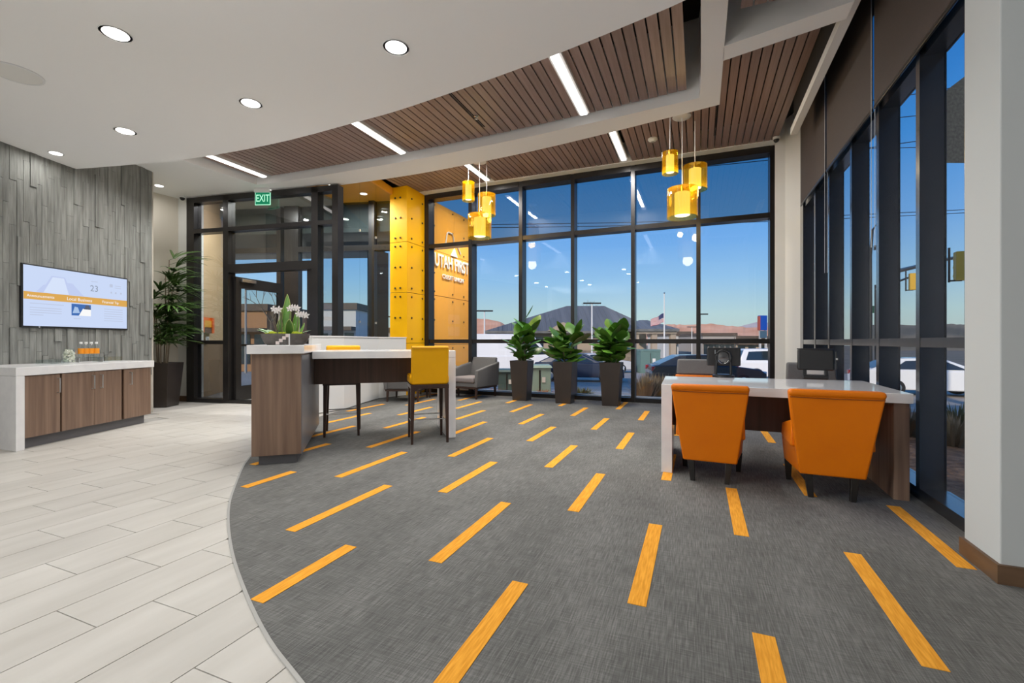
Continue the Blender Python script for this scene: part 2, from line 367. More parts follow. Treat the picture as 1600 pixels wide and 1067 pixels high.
# ---------------------------------------------------------------- ceilings
SOFF = [(-7.72, 3.42), (-6.56, 3.68), (-6.09, 3.76), (-5.2, 3.84), (-4.31, 3.86), (-3.31, 3.81), (-2.8, 3.78), (-2.01, 3.68), (-1.48, 3.6), (-1.0, 3.51), (-.5, 3.40), (0, 3.27), (.7, 3.0), (1.3, 2.8), (2.2, 2.3), (3.2, 1.5), (3.9, .5), (4.3, -.8), (4.5, -2.2), (4.55, -5.2)]
SO = smooth_curve(SOFF, 3)
so = S(MB().prism(SO+[(-6.2, -5.2), (-6.4, -.8), (-7.47, 2.6)], 3.44, 4.75).build('ceiling', M['ceiling_paint'], smooth=20), 'big white curved dropped soffit with round downlights')
bi = smooth_curve([(-7.1, 5.62), (-6.5, 5.68), (-4.86, 5.73), (-3.79, 5.74), (-2.34, 5.69), (-1.18, 5.61), (-.64, 5.56), (0, 5.50)], 3)
bo = smooth_curve([(.22, 5.74), (-.68, 5.90), (-1.54, 6.04), (-2.53, 6.16), (-3.77, 6.24), (-4.63, 6.25), (-5.83, 6.19)], 3)
MBc = MB()
left = [(-7.17, 3.0), (-7.17, 4.43)]+bi+[(.02, 5.3)]+[(.01, 2.95), (.215, 2.95)]+bo+[(-5.95, 6.10), (-8.88, 5.66), (-9.2, 5.62), (-9.3, 3.0)]
MBc.prism(left, 3.85, 4.75)
ub = S(MBc.build('ceiling', M['ceiling_paint'], smooth=20), 'upper white ceiling with a curved band crossing the wood planks')
S(MB().prism([(.215, 4.86), (1.15, 4.62), (1.15, 4.40), (.215, 4.62)], 3.85, 4.3).build('ceiling', M['ceiling_paint']), 'short white ceiling beam between curved band and window wall')
tr2 = S(MB().box(1.15, 1.23, 2.9, 7.15, 3.93, 4.02).build('trim_2', M['white_paint']), 'white blind pocket fascia running along the right windows')
MB().box(1.185, 1.225, 2.9, 7.13, 4.02, 4.7).build('backing', M['black_void'], tr2)  # added black sheet: shade of the gap above the fascia put into colour
S(MB().box(-5.85, 1.16, 8.44, 8.62, 4.385, 4.75).build('trim_3', M['white_paint']), 'white ceiling border above the far windows')
S(MB().prism([(-10.3, -5.35), (6.15, -5.35), (6.15, 3.1), (1.8, 3.1), (1.8, 8.8), (-10.3, 8.8)], 4.75, 4.95).build('ceiling', M['black_void']), 'black plenum above the ceiling planks')
# wood plank ceilings: every plank a part
PW = .105
def planks(par, xs0, xs1, y0f, y1f, z, skip):
    n = int(round((xs1-xs0)/PW)); cache = {}
    for i in range(n):
        x0 = xs0+i*PW; xm = x0+PW/2
        if any(a < xm < b for a, b in skip): continue
        y0, y1 = y0f(xm), y1f(xm)
        if y1-y0 < .05: continue
        MB().box(-(PW-.016)/2, (PW-.016)/2, -(y1-y0)/2, (y1-y0)/2, 0, .022).build('plank', M['wood_ceiling'], par, loc=(xm, (y0+y1)/2, z))
def bic(x): return interp(sorted(bi), x)
wc = struct('ceiling', 'inner dark wood plank ceiling between soffit and curved band')
def yl(x): return max(3.15, 4.6 if x < -7.05 else 3.15)
SL = [(-1.37, -1.23), (-4.12, -3.98), (-6.86, -6.72)]
planks(wc, -7.05, -.10, lambda x: 3.3 if x < -.7 else 2.95, lambda x: bic(x)-.05, 3.955, SL)
wo_ = struct('ceiling', 'outer dark wood plank ceiling above the pendants by the far window')
SL2 = [(-1.33, -1.17), (-4.05, -3.89)]
planks(wo_, -5.85, 1.14, lambda x: 5.6 if x > .25 else interp(sorted(bo), x)-.25, lambda x: 8.44 if x > -5.8 else 8.4, 4.40, SL2)
wr = struct('ceiling', 'wood plank panel behind the short white ceiling beam')
planks(wr, .32, 1.13, lambda x: 2.95, lambda x: 4.32, 3.96, [])
planks(wr, .24, 1.13, lambda x: 4.9, lambda x: 5.6, 4.40, [])
for (a, b), y0, y1, z in [(s, 3.3, 5.72-.08, 3.905) for s in SL]+[(s, 6.0, 8.42, 4.39) for s in SL2]:
    k = [(s, 3.3) for s in SL]+[(s, 6.0) for s in SL2]
    i = [q[0] for q in k].index((a, b))
    lab = ['long white linear light in the inner wood ceiling nearest the right windows', 'middle linear light of the inner wood ceiling', 'linear light at the left end of the inner wood ceiling above exit sign', 'short linear light between curved band and right pendant cluster', 'short linear light between curved band and left pendant cluster'][i]
    if y0 < 4: y1 = bic((a+b)/2)-.12
    else: y0 = interp(sorted(bo), (a+b)/2)-.2; y1 = 8.36
    t = thing('linear_light', lab, 'ceiling light', ((a+b)/2, (y0+y1)/2, z))
    L = (y1-y0)/2
    MB().box(-.068, .068, -L, L, .012, .07).build('housing', M['white_plastic'], t)
    MB().box(-.042, .042, -L+.01, L-.01, -.004, .02).build('diffuser', M['linear_white'], t)
# linear air slots between planks (dark double slots)
for x, y0, y1, z in ((.235, 6.9, 7.9, 4.397), (-2.9, 6.5, 7.4, 4.397), (-2.62, 4.3, 5.4, 3.951)):
    t = thing('air_slot', 'dark double air slot between ceiling planks by %s' % {.235: 'the right pendant cluster', -2.9: 'the band above the left pendants', -2.62: 'the middle linear light'}[x], 'air vent', (x, (y0+y1)/2, z))
    for dx in (-.012, .012): MB().box(dx-.006, dx+.006, -(y1-y0)/2, (y1-y0)/2, -.001, .01).build('slot', M['black_void'], t)
# recessed downlights in view
DLAB = ['white round downlight above the lobby, largest in view', 'round downlight near the wood ceiling edge on the white soffit', 'round downlight in the middle of the soffit row', 'round downlight nearest the stone wall row']
for (x, y), lab in list(zip(DLS_VIEW, DLAB))+[((-7.30, 3.04), 'small wall washer downlight at the top of the stone wall'), ((-8.72, 5.01), 'downlight above the tall potted palm')]:
    z = 3.85 if x < -8 else 3.44; r = .10 if x > -7 else .075
    t = thing('downlight', lab, 'ceiling light', (x, y, z))
    MB().lathe([(r, -.006), (r, .0), (r*.8, .0), (r*.8, -.006)], 24, cap=False).build('trim_ring', M['white_plastic'], t, smooth=30)
    MB().lathe([(r*.82, -.004), (r*.82, -.002)], 24).build('lens', M['lamp_white'], t)
t = thing('ceiling_speaker', 'round white speaker grille flush in the soffit', 'speaker', (-5.44, 2.0, 3.44))
MB().lathe([(.165, -.008), (.165, 0)], 32).build('grille', mat('speaker_grille', (.76, .75, .71), .8), t, smooth=30)
MB().lathe([(.18, 0), (.18, -.010), (.165, -.010), (.165, 0)], 32, cap=False).build('rim', M['white_plastic'], t, smooth=30)
t = thing('smoke_detector', 'white smoke detector on the planks left of right pendants', 'detector', (-.69, 7.65, 4.40))
MB().lathe([(.075, 0), (.075, -.02), (.062, -.035), (.03, -.05)], 24).build('body', M['white_plastic'], t, smooth=40)
MB().lathe([(.03, -.05), (.026, -.057)], 16).build('sensor_cap', M['grout'], t)
t = thing('sprinkler_head', 'small chrome sprinkler head in the inner wood ceiling', 'sprinkler', (-2.58, 5.1, 3.955))
MB().lathe([(.028, 0), (.028, -.008), (.01, -.012), (.01, -.035), (.022, -.038), (.022, -.042)], 14).build('head', M['chrome'], t, smooth=40)
for (x, y, z), lab in (((1.14, 8.30, 4.385), 'small dome camera at ceiling corner above the white column'), ((-8.92, 5.52, 3.85), 'small dome camera above the dark entry frame')):
    t = thing('security_camera', lab, 'camera', (x, y, z))
    MB().lathe([(.05, 0), (.05, -.03), (.045, -.04)], 18).build('base', M['white_plastic'], t, smooth=40)
    MB().lathe([(.043, -.04), (.038, -.065), (.022, -.083), (.004, -.088)], 18).build('dome', M['black_plastic'], t, smooth=60)

# ---------------------------------------------------------------- walls
# stone feature wall (left)
WP = Vector((-7.47, 2.62, 0)); WA = math.atan2(.949, -.316)   # wall direction
wl = struct('wall_left', 'grey vertical slate strip feature wall behind the screen', loc=WP, rz=WA)
MB().box(-4.2, 2.035, .02, .35, 0, 4.1).build('backing', mat('stone_backing', (.05, .05, .048), .9), wl)
x = -.40
stone_meshes = []
while x < 2.03:
    w = rnd.uniform(.055, .09); w = min(w, 2.035-x)
    if 2.035-(x+w) < .04: w = 2.035-x
    z = rnd.uniform(.15, .55)-.5
    while z < 4.05:
        h = rnd.uniform(.45, .75); z0 = max(z, .0); z1 = min(z+h, 4.08)
        if z1-z0 > .05 and z1 > .8:
            dep = rnd.choice((.006, .008, .009, .010, .012, .022))
            MB().box(x+.0015, x+w-.0015, -dep, .03, z0+.0015, z1-.0015).build('stone', M['slate'], wl, bev=0)
        z += h
    x += w
MB().box(-4.2, -.40, 0, .03, 0, 4.08).build('stone_field', M['slate'], wl)
S(MB().prism([(-9.25, 4.4), (-9.17, 5.62), (-9.6, 5.7), (-9.6, 4.2)], 0, 3.9).build('wall_left', M['beige_paint']), 'beige wall behind the tall potted palm')
S(MB().prism([(-9.17, 5.60), (-8.87, 5.645), (-8.9, 5.9), (-9.3, 5.9)], 0, 3.9).build('wall_far', M['white_paint']), 'narrow pale wall between beige wall and entry frame')
S(MB().prism([(-9.165, 5.585), (-8.87, 5.63), (-8.87, 5.66), (-9.165, 5.62)], 0, .1).build('baseboard_far', M['soot']), 'brown baseboard under the narrow pale wall')
S(MB().prism([(-9.238, 4.4), (-9.158, 5.60), (-9.19, 5.6), (-9.27, 4.4)], 0, .1).build('baseboard_left', M['soot']), 'brown baseboard under the beige wall')
S(MB().prism([(-8.12, 4.58), (-8.45, 4.47), (-9.3, 4.3), (-9.3, 4.2), (-8.4, 4.3)], 0, 3.9).build('wall_left', M['beige_paint']))
# walls behind the viewer
S(MB().prism([(-6.10, -1.30), (-5.95, -1.35), (-6.9, -5.3), (-7.2, -5.3)], 0, 4.75).build('wall_left', M['white_paint']))
S(MB().prism([(-10.2, 7.2), (-10.05, 7.3), (-9.2, 5.7), (-9.6, 4.2), (-9.75, 4.2)], 3.85, 4.75).build('wall_left', M['grey_paint']))
S(MB().box(-7.2, 6, -5.35, -5.2, 0, 4.75).build('wall_back', M['white_paint']), 'white wall behind the lobby')
S(MB().box(6, 6.15, -5.2, 2.95, 0, 4.75).build('wall_right', M['white_paint']), 'white side wall beside the lobby')
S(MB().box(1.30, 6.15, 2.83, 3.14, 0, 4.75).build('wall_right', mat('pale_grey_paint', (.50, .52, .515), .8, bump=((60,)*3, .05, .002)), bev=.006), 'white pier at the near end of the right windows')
S(MB().box(1.45, 1.8, 3.13, 3.45, 0, 4.75).build('wall_right', M['white_paint']))
S(MB().prism([(1.283, 2.812), (5.9, 2.812), (5.9, 2.835), (1.306, 2.835), (1.306, 3.15), (1.283, 3.15)], 0, .092).build('baseboard_right', M['soot']), 'brown wood baseboard around the near white pier')
# corner column between far and right windows
S(MB().prism([(1.165, 8.60), (1.302, 8.56), (1.46, 8.20), (1.75, 8.2), (1.75, 8.9), (1.165, 8.9)], 0, 4.75).build('wall_far', M['white_paint']), 'white corner column between the far and right windows')
# ---------------------------------------------------------------- far curtain wall (window_1)
w1 = struct('window_1', 'far curtain wall of dark framed glass panes')
FD = M['frame_dark']
XM = [(-5.66, -5.55), (-4.555, -4.475), (-3.40, -3.325), (-2.31, -2.24), (-1.165, -1.095), (-.042, .028), (1.095, 1.168)]
YF, YG = 8.64, 8.82
for a, b in XM: MB().box(a, b, YF, YG+.06, 0, 4.38).build('mullion', FD, w1)
for i in range(6):
    a, b = XM[i][1], XM[i+1][0]
    MB().box(a, b, YF+.015, YG+.05, 0, .085).build('sill', FD, w1)
    MB().box(a, b, YG-.02, YG+.03, .085, .10).build('sill_bead', M['brushed'], w1)
    MB().box(a, b, YF+.02, YG+.05, 1.095, 1.175).build('rail', FD, w1)
    MB().box(a, b, YF+.015, YG+.05, 3.20, 3.285).build('transom', FD, w1)
    MB().box(a, b, YF-.02, YG+.05, 4.275, 4.39).build('head', FD, w1)
    MB().box(a, b, YG, YG+.012, .085, 1.095).build('pane', M['glass_clear'], w1)
    MB().box(a, b, YG, YG+.012, 1.175, 3.20).build('pane', M['glass_clear'], w1)
    MB().box(a, b, YG, YG+.012, 3.285, 4.275).build('pane', M['glass_tint'], w1)
S(MB().box(-11, 2, 8.70, 9.0, 4.39, 5.2).build('wall_far', M['grey_paint']))
# ---------------------------------------------------------------- right windows (window_2)
w2 = struct('window_2', 'row of tall dark framed windows along the right side')
FG = M['frame_gloss']
YM = [(3.44, 3.50), (4.09, 4.15), (4.88, 4.945), (5.64, 5.70), (6.515, 6.575), (7.215, 7.285), (8.0, 8.2)]
for a, b in YM: MB().box(1.45, 1.60, a, b, 0, 4.7).build('mullion', FG, w2)
for i in range(6):
    a, b = YM[i][1], YM[i+1][0]
    MB().box(1.45, 1.615, a, b, 0, .085).build('sill', FG, w2)
    MB().box(1.453, 1.605, a, b, 1.09, 1.155).build('transom', FG, w2)
    MB().box(1.47, 1.605, a, b, 3.15, 3.22).build('transom', FG, w2)
    MB().box(1.585, 1.597, a, b, .085, 1.09).build('pane', M['glass_clear'], w2)
    MB().box(1.585, 1.597, a, b, 1.155, 3.15).build('pane', M['glass_clear'], w2)
    MB().box(1.585, 1.597, a, b, 3.22, 4.7).build('pane', M['glass_tint'], w2)
BL = [(3.2, 4.885, 'nearest brown roller blind above the right windows'), (4.935, 6.49, 'middle brown roller blind above the right windows'), (6.54, 7.99, 'farthest brown roller blind by the corner column')]
for a, b, lab in BL:
    t = thing('roller_blind', lab, 'blind', (1.42, (a+b)/2, 3.16), 0, 'brown roller blinds over the right windows')
    h = (b-a)/2
    MB().box(-.002, .002, -h, h, .02, 1.52).build('fabric', M['blind'], t)
    MB().box(-.008, .008, -h, h, 0, .03).build('bottom_rail', M['frame_dark'], t, bev=.003)
    MB().tube([(.0, -h, 1.5), (.0, h, 1.5)], .03, 12).build('roller', M['blind'], t)
    MB().tube([(-.012, -h-.012, -1.2), (-.012, -h-.012, 1.45)], .0022, 6).build('pull_cord', M['white_plastic'], t)
    MB().tube([(.012, -h-.02, -1.2), (.012, -h-.02, 1.45)], .0022, 6).build('pull_cord', M['white_plastic'], t)
# ---------------------------------------------------------------- entry storefront (door_1) and vestibule
SA = math.radians(8.8)
d1 = struct('door_1', 'dark framed glass entry storefront with open door under exit sign', loc=(-8.85, 5.65, 0), rz=SA)
def bar(par, nm, x0, x1, z0, z1, m=FD, y0=-.06, y1=.10, bev=0): return MB().box(x0, x1, y0, y1, z0, z1).build(nm, m, par, bev=bev)
bar(d1, 'frame', -.06, .11, 0, 3.82); bar(d1, 'mullion', .77, .885, 0, 3.82); bar(d1, 'mullion', 2.635, 2.765, 0, 3.82); bar(d1, 'frame', 3.045, 3.16, 0, 3.82)
bar(d1, 'head', .11, 3.045, 3.72, 3.82)
for a, b in ((.11, .77), (.885, 2.635), (2.765, 3.045)): bar(d1, 'transom', a, b, 3.15, 3.225)
bar(d1, 'door_header', .885, 2.635, 2.39, 2.54)
for a, b in ((.11, .77), (2.765, 3.045)):
    bar(d1, 'rail', a, b, 1.08, 1.15); bar(d1, 'sill', a, b, 0, .07)
bar(d1, 'threshold', .885, 2.635, 0, .05)
for a, b, z0, z1, g in ((.11, .77, .07, 1.08, 'glass_smoke'), (.11, .77, 1.15, 3.15, 'glass_green'), (.11, .77, 3.225, 3.72, 'glass_smoke'), (.885, 2.635, 3.225, 3.72, 'glass_green'), (.885, 2.635, 2.54, 3.15, 'glass_green'),
                        (2.765, 3.045, .07, 1.08, 'glass_green'), (2.765, 3.045, 1.15, 3.15, 'glass_green'), (2.765, 3.045, 3.225, 3.72, 'glass_green')):
    MB().box(a, b, .02, .03, z0, z1).build('pane', M[g], d1)
# fixed right leaf of the entry
bar(d1, 'fixed_leaf', 2.52, 2.635, .05, 2.39, y0=-.02, y1=.06)
# open door leaf, swung into the vestibule
lf = struct('door_2', 'glass entry door leaf standing open into the vestibule', loc=(-7.93, 5.83, 0), rz=math.radians(97))
def leaf(par, Wd, H=2.33):
    MB().box(0, .12, -.025, .025, .03, H).build('stile', FD, par); MB().box(Wd-.12, Wd, -.025, .025, .03, H).build('stile', FD, par)
    MB().box(.12, Wd-.12, -.025, .025, H-.2, H).build('top_rail', FD, par); MB().box(.12, Wd-.12, -.025, .025, .03, .30).build('bottom_rail', FD, par)
    MB().box(.12, Wd-.12, -.005, .005, .30, H-.2).build('pane', M['glass_green'], par)
    MB().tube([(Wd-.16, -.03, .55), (Wd-.16, -.08, .58), (Wd-.16, -.08, 1.75), (Wd-.16, -.03, 1.78)], .014, 10).build('pull_handle', M['brushed'], par, smooth=50)
    MB().box(.10, .42, -.075, -.025, H-.09, H-.03).build('door_closer', M['brushed'], par, bev=.004)
leaf(lf, 1.15)
# frameless glass fins from entry frame to the orange pillar
gl = struct('window_3', 'tall frameless glass panels between entry frame and orange pillar')
P0, P1 = Vector((-5.74, 6.16, 0)), Vector((-6.06, 7.93, 0))
ang = math.atan2(P1.y-P0.y, P1.x-P0.x); L = (P1-P0).length
ts = [0, .62, 1.22, L]
for a, b in zip(ts, ts[1:]):
    m4 = T(*P0) @ RZ(ang)
    MB().box(a+.004, b-.004, -.006, .006, 0, 4.4, m4).build('pane', M['glass_fin'], gl)
for a in ts[1:3]:
    for z in (1.5, 3.2): MB().tube([(0, 0, -.02), (0, 0, .02)], .02, 12).build('clamp', M['brushed'], gl, loc=tuple(P0+Vector((math.cos(ang), math.sin(ang), 0))*a)[:2]+(z,))
# vestibule shell
S(MB().prism([(-8.98, 5.72), (-10.1, 7.25), (-10.25, 7.2), (-9.1, 5.66)], 0, 4.3).build('wall_left', M['tan_paint']), 'tan vestibule wall behind the entry glass')
S(MB().prism([(-7.45, 8.2), (-7.25, 5.95), (-5.72, 6.2), (-6.02, 7.98), (-5.7, 8.6), (-6.1, 8.9)], 4.25, 4.4).build('ceiling', M['amber_ceiling']), 'amber vestibule ceiling with downlights')
S(MB().prism([(-10.3, 7.2), (-9.0, 5.7), (-7.25, 5.95), (-7.45, 8.2), (-7.5, 8.5)], 4.2, 4.4).build('ceiling', M['grey_paint']), 'grey vestibule ceiling over the open door')
for x, y, i in ((-8.6, 6.7, 0), (-7.6, 6.9, 1), (-6.75, 7.0, 2), (-6.55, 7.7, 3)):
    t = thing('downlight', ['downlight farthest left in the amber vestibule ceiling', 'downlight above the open door in the vestibule ceiling', 'downlight behind the frameless glass in the vestibule', 'downlight beside the orange pillar top in the vestibule'][i], 'ceiling light', (x, y, 4.25 if i > 1 else 4.2))
    MB().lathe([(.085, -.006), (.085, 0), (.07, 0), (.07, -.006)], 20, cap=False).build('trim_ring', M['white_plastic'], t)
    MB().lathe([(.07, -.004), (.07, -.002)], 20).build('lens', M['lamp_white'], t)
EA = math.radians(15)
d3 = struct('door_3', 'outer dark framed vestibule wall with glass door', loc=(-10.04, 7.30, 0), rz=EA)
for a, b in ((-.1, .02), (1.17, 1.27), (1.36, 1.70), (2.12, 2.2), (2.56, 2.64), (3.37, 3.50), (3.95, 4.2)): bar(d3, 'mullion', a, b, 0, 4.25)
for a, b in ((.02, 1.17), (1.70, 2.12), (2.2, 2.56), (2.64, 3.37), (3.5, 3.95)):
    bar(d3, 'transom', a, b, 3.15, 3.27); bar(d3, 'sill', a, b, 0, .07)
    MB().box(a, b, .02, .03, .07, 3.15).build('pane', M['glass_clear'], d3)
    MB().box(a, b, .02, .03, 3.27, 4.25).build('pane', M['glass_tint'], d3)
bar(d3, 'door_header', .02, 1.17, 2.36, 2.44)
bar(d3, 'rail', .02, 1.17, 1.02, 1.07); bar(d3, 'rail', 2.64, 3.37, 1.09, 1.17); bar(d3, 'rail', 3.5, 3.95, 1.09, 1.17); bar(d3, 'rail', 1.7, 2.12, 1.09, 1.17)
S(MB().prism([(-10.2, 7.35), (-6.0, 8.6), (-6.2, 8.9), (-8.9, 11.0), (-13.5, 9.5)], 3.62, 4.7).build('ceiling', M['grey_paint']), 'grey entry canopy outside the vestibule')
S(MB().box(.18, .5, -.25, .25, 0, 3.62, T(-8.6, 10.3, 0)).build('trim_4', M['frame_dark']), 'dark canopy post outside the vestibule')
# orange wall holder and outlet on the vestibule wall
HX = Vector((-9.28, 6.26, 0)); ha = math.atan2(1.53, -1.12)
hx = lambda px, dd: at(px, dd)
t = thing('brochure_holder', 'orange brochure holder on the tan vestibule wall', 'holder', (-9.27, 6.17, 1.30), ha+PI)
MB().box(-.30, .30, -.004, .02, 0, .32).build('backplate', mat('holder_orange', (.80, .17, .015), .4), t)
for a, b in ((-.30, -.20), (.20, .30)): MB().box(a, b, -.01, .07, 0, .32).build('side_panel', mat('holder_red', (.85, .16, .012), .4), t)
MB().box(-.2, .2, .0, .05, .12, .26).build('tray', mat('holder_yellow', (.85, .42, .02), .4), t)
MB().box(-.2, .2, .0, .055, .0, .11).build('lower_pocket', mat('holder_brown', (.16, .09, .05), .5), t)
t = thing('wall_outlet', 'small white outlet plate below the orange brochure holder', 'outlet', (-9.32, 6.25, 1.10), ha+PI)
MB().box(-.07, .07, -.002, .015, 0, .13).build('plate', M['white_plastic'], t); MB().box(-.03, .03, .012, .02, .03, .10).build('socket', M['grout'], t)
# exit sign
t = thing('exit_sign', 'green edge lit exit sign hanging over the entry door', 'exit sign', (-7.17, 5.80, 3.85), math.radians(20))
MB().box(-.17, .17, -.045, .045, -.09, 0).build('housing', M['white_plastic'], t, bev=.01)
pn = MB().box(-.16, .16, -.006, .006, -.34, -.09).build('panel', M['exit_green'], t)
t.scale = (.84,)*3
for a in ((-.165, -.155, -.35, -.09), (.155, .165, -.35, -.09), (-.155, .155, -.35, -.34)): MB().box(a[0], a[1], -.009, .009, a[2], a[3]).build('edge', M['exit_letter'], t)
ftext('lettering', 'EXIT', .215, M['exit_letter'], t, T(0, -.009, -.215) @ Matrix.Rotation(PI/2, 4, 'X'), .001, sx=.66, bold=.0015)

# ---------------------------------------------------------------- orange panel pillar and outdoor orange wall
def bolts(par, m4, w, z0, z1, cols, rows=3):
    for u in cols:
        for k in range(rows):
            z = (z0+.09, (z0+z1)/2, z1-.09)[k] if rows == 3 else lerp(z0+.09, z1-.09, k/(rows-1))
            o = link('bolt', BOLT, par); o.matrix_local = m4 @ T(u, -.004, z) @ Matrix.Rotation(PI/2, 4, 'X')
BOLT = MB().lathe([(.021, 0), (.021, .010), (.014, .016)], 10).mesh('bolt', M['bolt'])
pil = struct('pillar', 'square pillar clad in bolted orange panels beside the entry')
zj = [.0, 1.095, 2.165, 3.225, 4.40]
MB().box(-6.07, -5.67, 7.99, 8.62, 0, 4.4).build('core', M['soot'], pil)
for z0, z1 in zip(zj, zj[1:]):
    for (x0, y0, a, w) in ((-6.085, 7.975, 0, .435), (-5.65, 7.975, PI/2, .655)):
        m4 = T(x0, y0, 0) @ RZ(a)
        p = MB().box(.002, w-.002, 0, .014, z0+.005, z1-.005, m4).build('panel', M['orange_panel'], pil)
        bolts(p, m4, w, z0, min(z1, 4.25), (.14, .27) if a == 0 else (.16, .56))
ow = struct('wall_far', 'outdoor orange panel wall with white sign seen through glass')
MB().box(-5.9, -5.675, 8.98, 10.92, -.5, 4.34).build('core', M['soot'], ow)
zo = [-.3, 1.06, 2.2, 3.24, 4.37]
m4 = T(-5.65, 8.96, 0) @ RZ(PI/2)
for z0, z1 in zip(zo, zo[1:]):
    for u0, u1 in ((0, .985), (.985, 1.97)):
        p = MB().box(u0+.003, u1-.003, 0, .018, z0+.006, z1-.006, m4).build('panel', M['outer_panel'], ow)
        bolts(p, m4, 1, z0, z1, (u0+.07, u1-.07) if u0 == 0 else (u0+.5, u1-.07))
sg = thing('wall_sign', 'white UTAH FIRST CREDIT UNION letters with arch logo on orange wall', 'sign', (-5.645, 8.96, 0))
Rs = T(.012, .92, 0) @ RZ(PI/2) @ Matrix.Rotation(PI/2, 4, 'X')
wht = mat('sign_white', (.88, .86, .82), .5)
ftext('lettering', 'UTAH FIRST', .42, wht, sg, T(.012, .885, 3.02) @ RZ(PI/2) @ Matrix.Rotation(PI/2, 4, 'X'), .012, sx=.745, bold=.006)
ftext('small_lettering', 'CREDIT UNION', .15, wht, sg, T(.012, .93, 2.68) @ RZ(PI/2) @ Matrix.Rotation(PI/2, 4, 'X'), .008, sx=1.0, bold=.002)
arch = [(.42, 3.36), (.50, 3.47), (.56, 3.50), (.62, 3.74), (.68, 3.78), (.88, 3.78), (.93, 3.70), (.95, 3.56), (1.10, 3.58), (1.30, 3.36)]
MB().tube([(.012, y, z) for y, z in arch], .018, 6).build('logo_outline', wht, sg)
MB().prism([(.80, 3.24), (.98, 3.45), (1.14, 3.24)], 0, .02, T(.0, 0, 0) @ Matrix(((0, 0, 1, 0), (1, 0, 0, 0), (0, 1, 0, 0), (0, 0, 0, 1)))).build('logo_peak', wht, sg)

# ---------------------------------------------------------------- low partition
pts = [(-5.62, 4.90), (-5.50, 5.31), (-5.41, 5.89), (-5.63, 6.60), (-5.80, 7.25), (-5.62, 7.90)]
lp = thing('low_partition', 'low white laminate partition wall behind the bar table', 'partition', (-5.5, 6.3, 0))
for a, b in zip(pts[1:], pts[2:]):
    l = math.hypot(b[0]-a[0], b[1]-a[1]); an = math.atan2(b[1]-a[1], b[0]-a[0])
    MB().box(0, l, 0, .09, .02, 1.195).build('panel', M['white_paint'], lp, loc=(a[0]+5.5, a[1]-6.3, 0), rz=an)
    MB().box(-.01, l+.01, -.01, .10, 1.195, 1.22).build('cap', M['quartz'], lp, loc=(a[0]+5.5, a[1]-6.3, 0), rz=an, bev=.004)

# ---------------------------------------------------------------- credenza on the left with its things
cA = Vector((-6.48, 2.37, 0)); cB = Vector((-7.16, 4.09, 0)); ca_ = math.atan2(cB.y-cA.y, cB.x-cA.x); CL = 1.74
cz = thing('credenza', 'walnut credenza with white waterfall top under the wall screen', 'cabinet', cA, ca_)     # local x along the front, y = to the wall (+)
def tocab(x, y): v = cA+Vector((math.cos(ca_)*x-math.sin(ca_)*y, math.sin(ca_)*x+math.cos(ca_)*y, 0)); return (v.x, v.y)
inv = lambda p: ((p[0]-cA.x)*math.cos(ca_)+(p[1]-cA.y)*math.sin(ca_), -(p[0]-cA.x)*math.sin(ca_)+(p[1]-cA.y)*math.cos(ca_))
bk0 = inv((-7.40, 2.34)); bk1 = inv((-8.07, 4.46))
MB().prism([(-.0, -.02), (CL+.03, -.02), (CL+.05, bk1[1]-.03), (bk0[0], bk0[1]-.03)], .772, .862).build('worktop', M['quartz'], cz, bev=.004)
MB().prism([(0, -.02), (.085, -.02), (bk0[0]+.085, bk0[1]-.03), (bk0[0], bk0[1]-.03)], 0, .771).build('waterfall_end', M['quartz'], cz, bev=.004)
MB().prism([(.09, .06), (CL-.05, .06), (CL-.05, .5), (.25, .7)], 0, .11).build('toe_kick', M['toe'], cz)
MB().prism([(.09, .03), (CL, .03), (CL, bk1[1]-.06), (.30, bk0[1]-.06)], .11, .77).build('body', M['wood_dark'], cz)
DX = [(.095, .470, .44, 1), (.492, .878, .855, 1), (.883, 1.264, .964, 0), (1.304, CL-.004, 1.39, 0)]
for a, b, hx_, rt in DX:
    d = MB().box(a, b, 0, .022, .115, .765).build('door', M['wood_cab'], cz, bev=.002)
    h = hx_ if True else 0
    MB().tube([(h, 0, .72), (h, -.03, .72), (h, -.03, .56), (h, 0, .56)], .007, 8).build('handle', M['brushed'], d, smooth=50)
# bottles, jar and trays on the worktop
zt = .862
def onW(px, d): return at(px, d)
t = thing('wire_tray', 'low clear tray on the credenza left of the jar', 'tray', (*at(107, 5.70), zt), ca_)
for a in ((-.30, -.09, -.10, -.092, 0, .05), (-.30, -.09, .092, .10, 0, .05), (-.30, -.292, -.10, .10, 0, .05), (-.098, -.09, -.10, .10, 0, .05)): MB().box(*a).build('side', M['glass_jar'], t)
MB().box(-.30, -.09, -.1, .1, 0, .006).build('base', M['glass_jar'], t)
t = thing('wire_tray', 'low clear tray on the credenza right of the bottles', 'tray', (*at(168, 6.2), zt), ca_)
for a in ((-.14, .14, -.08, -.074, 0, .06), (-.14, .14, .074, .08, 0, .06), (-.14, -.134, -.08, .08, 0, .06), (.134, .14, -.08, .08, 0, .06)): MB().box(*a).build('side', M['glass_jar'], t)
MB().box(-.14, .14, -.08, .08, 0, .006).build('base', M['glass_jar'], t)
t = thing('candy_jar', 'clear glass jar of small pale items left of the bottles', 'jar', (*at(107.5, 5.72), zt))
MB().lathe([(.060, 0), (.068, .01), (.068, .15), (.06, .165), (.06, .18)], 20, cap=False).build('glass', M['glass_jar'], t, smooth=60)
mint = mat('mint', (.78, .76, .66), .5, noise=((30,)*3, (.55, .58, .45), .4, .6))
mm = MB()
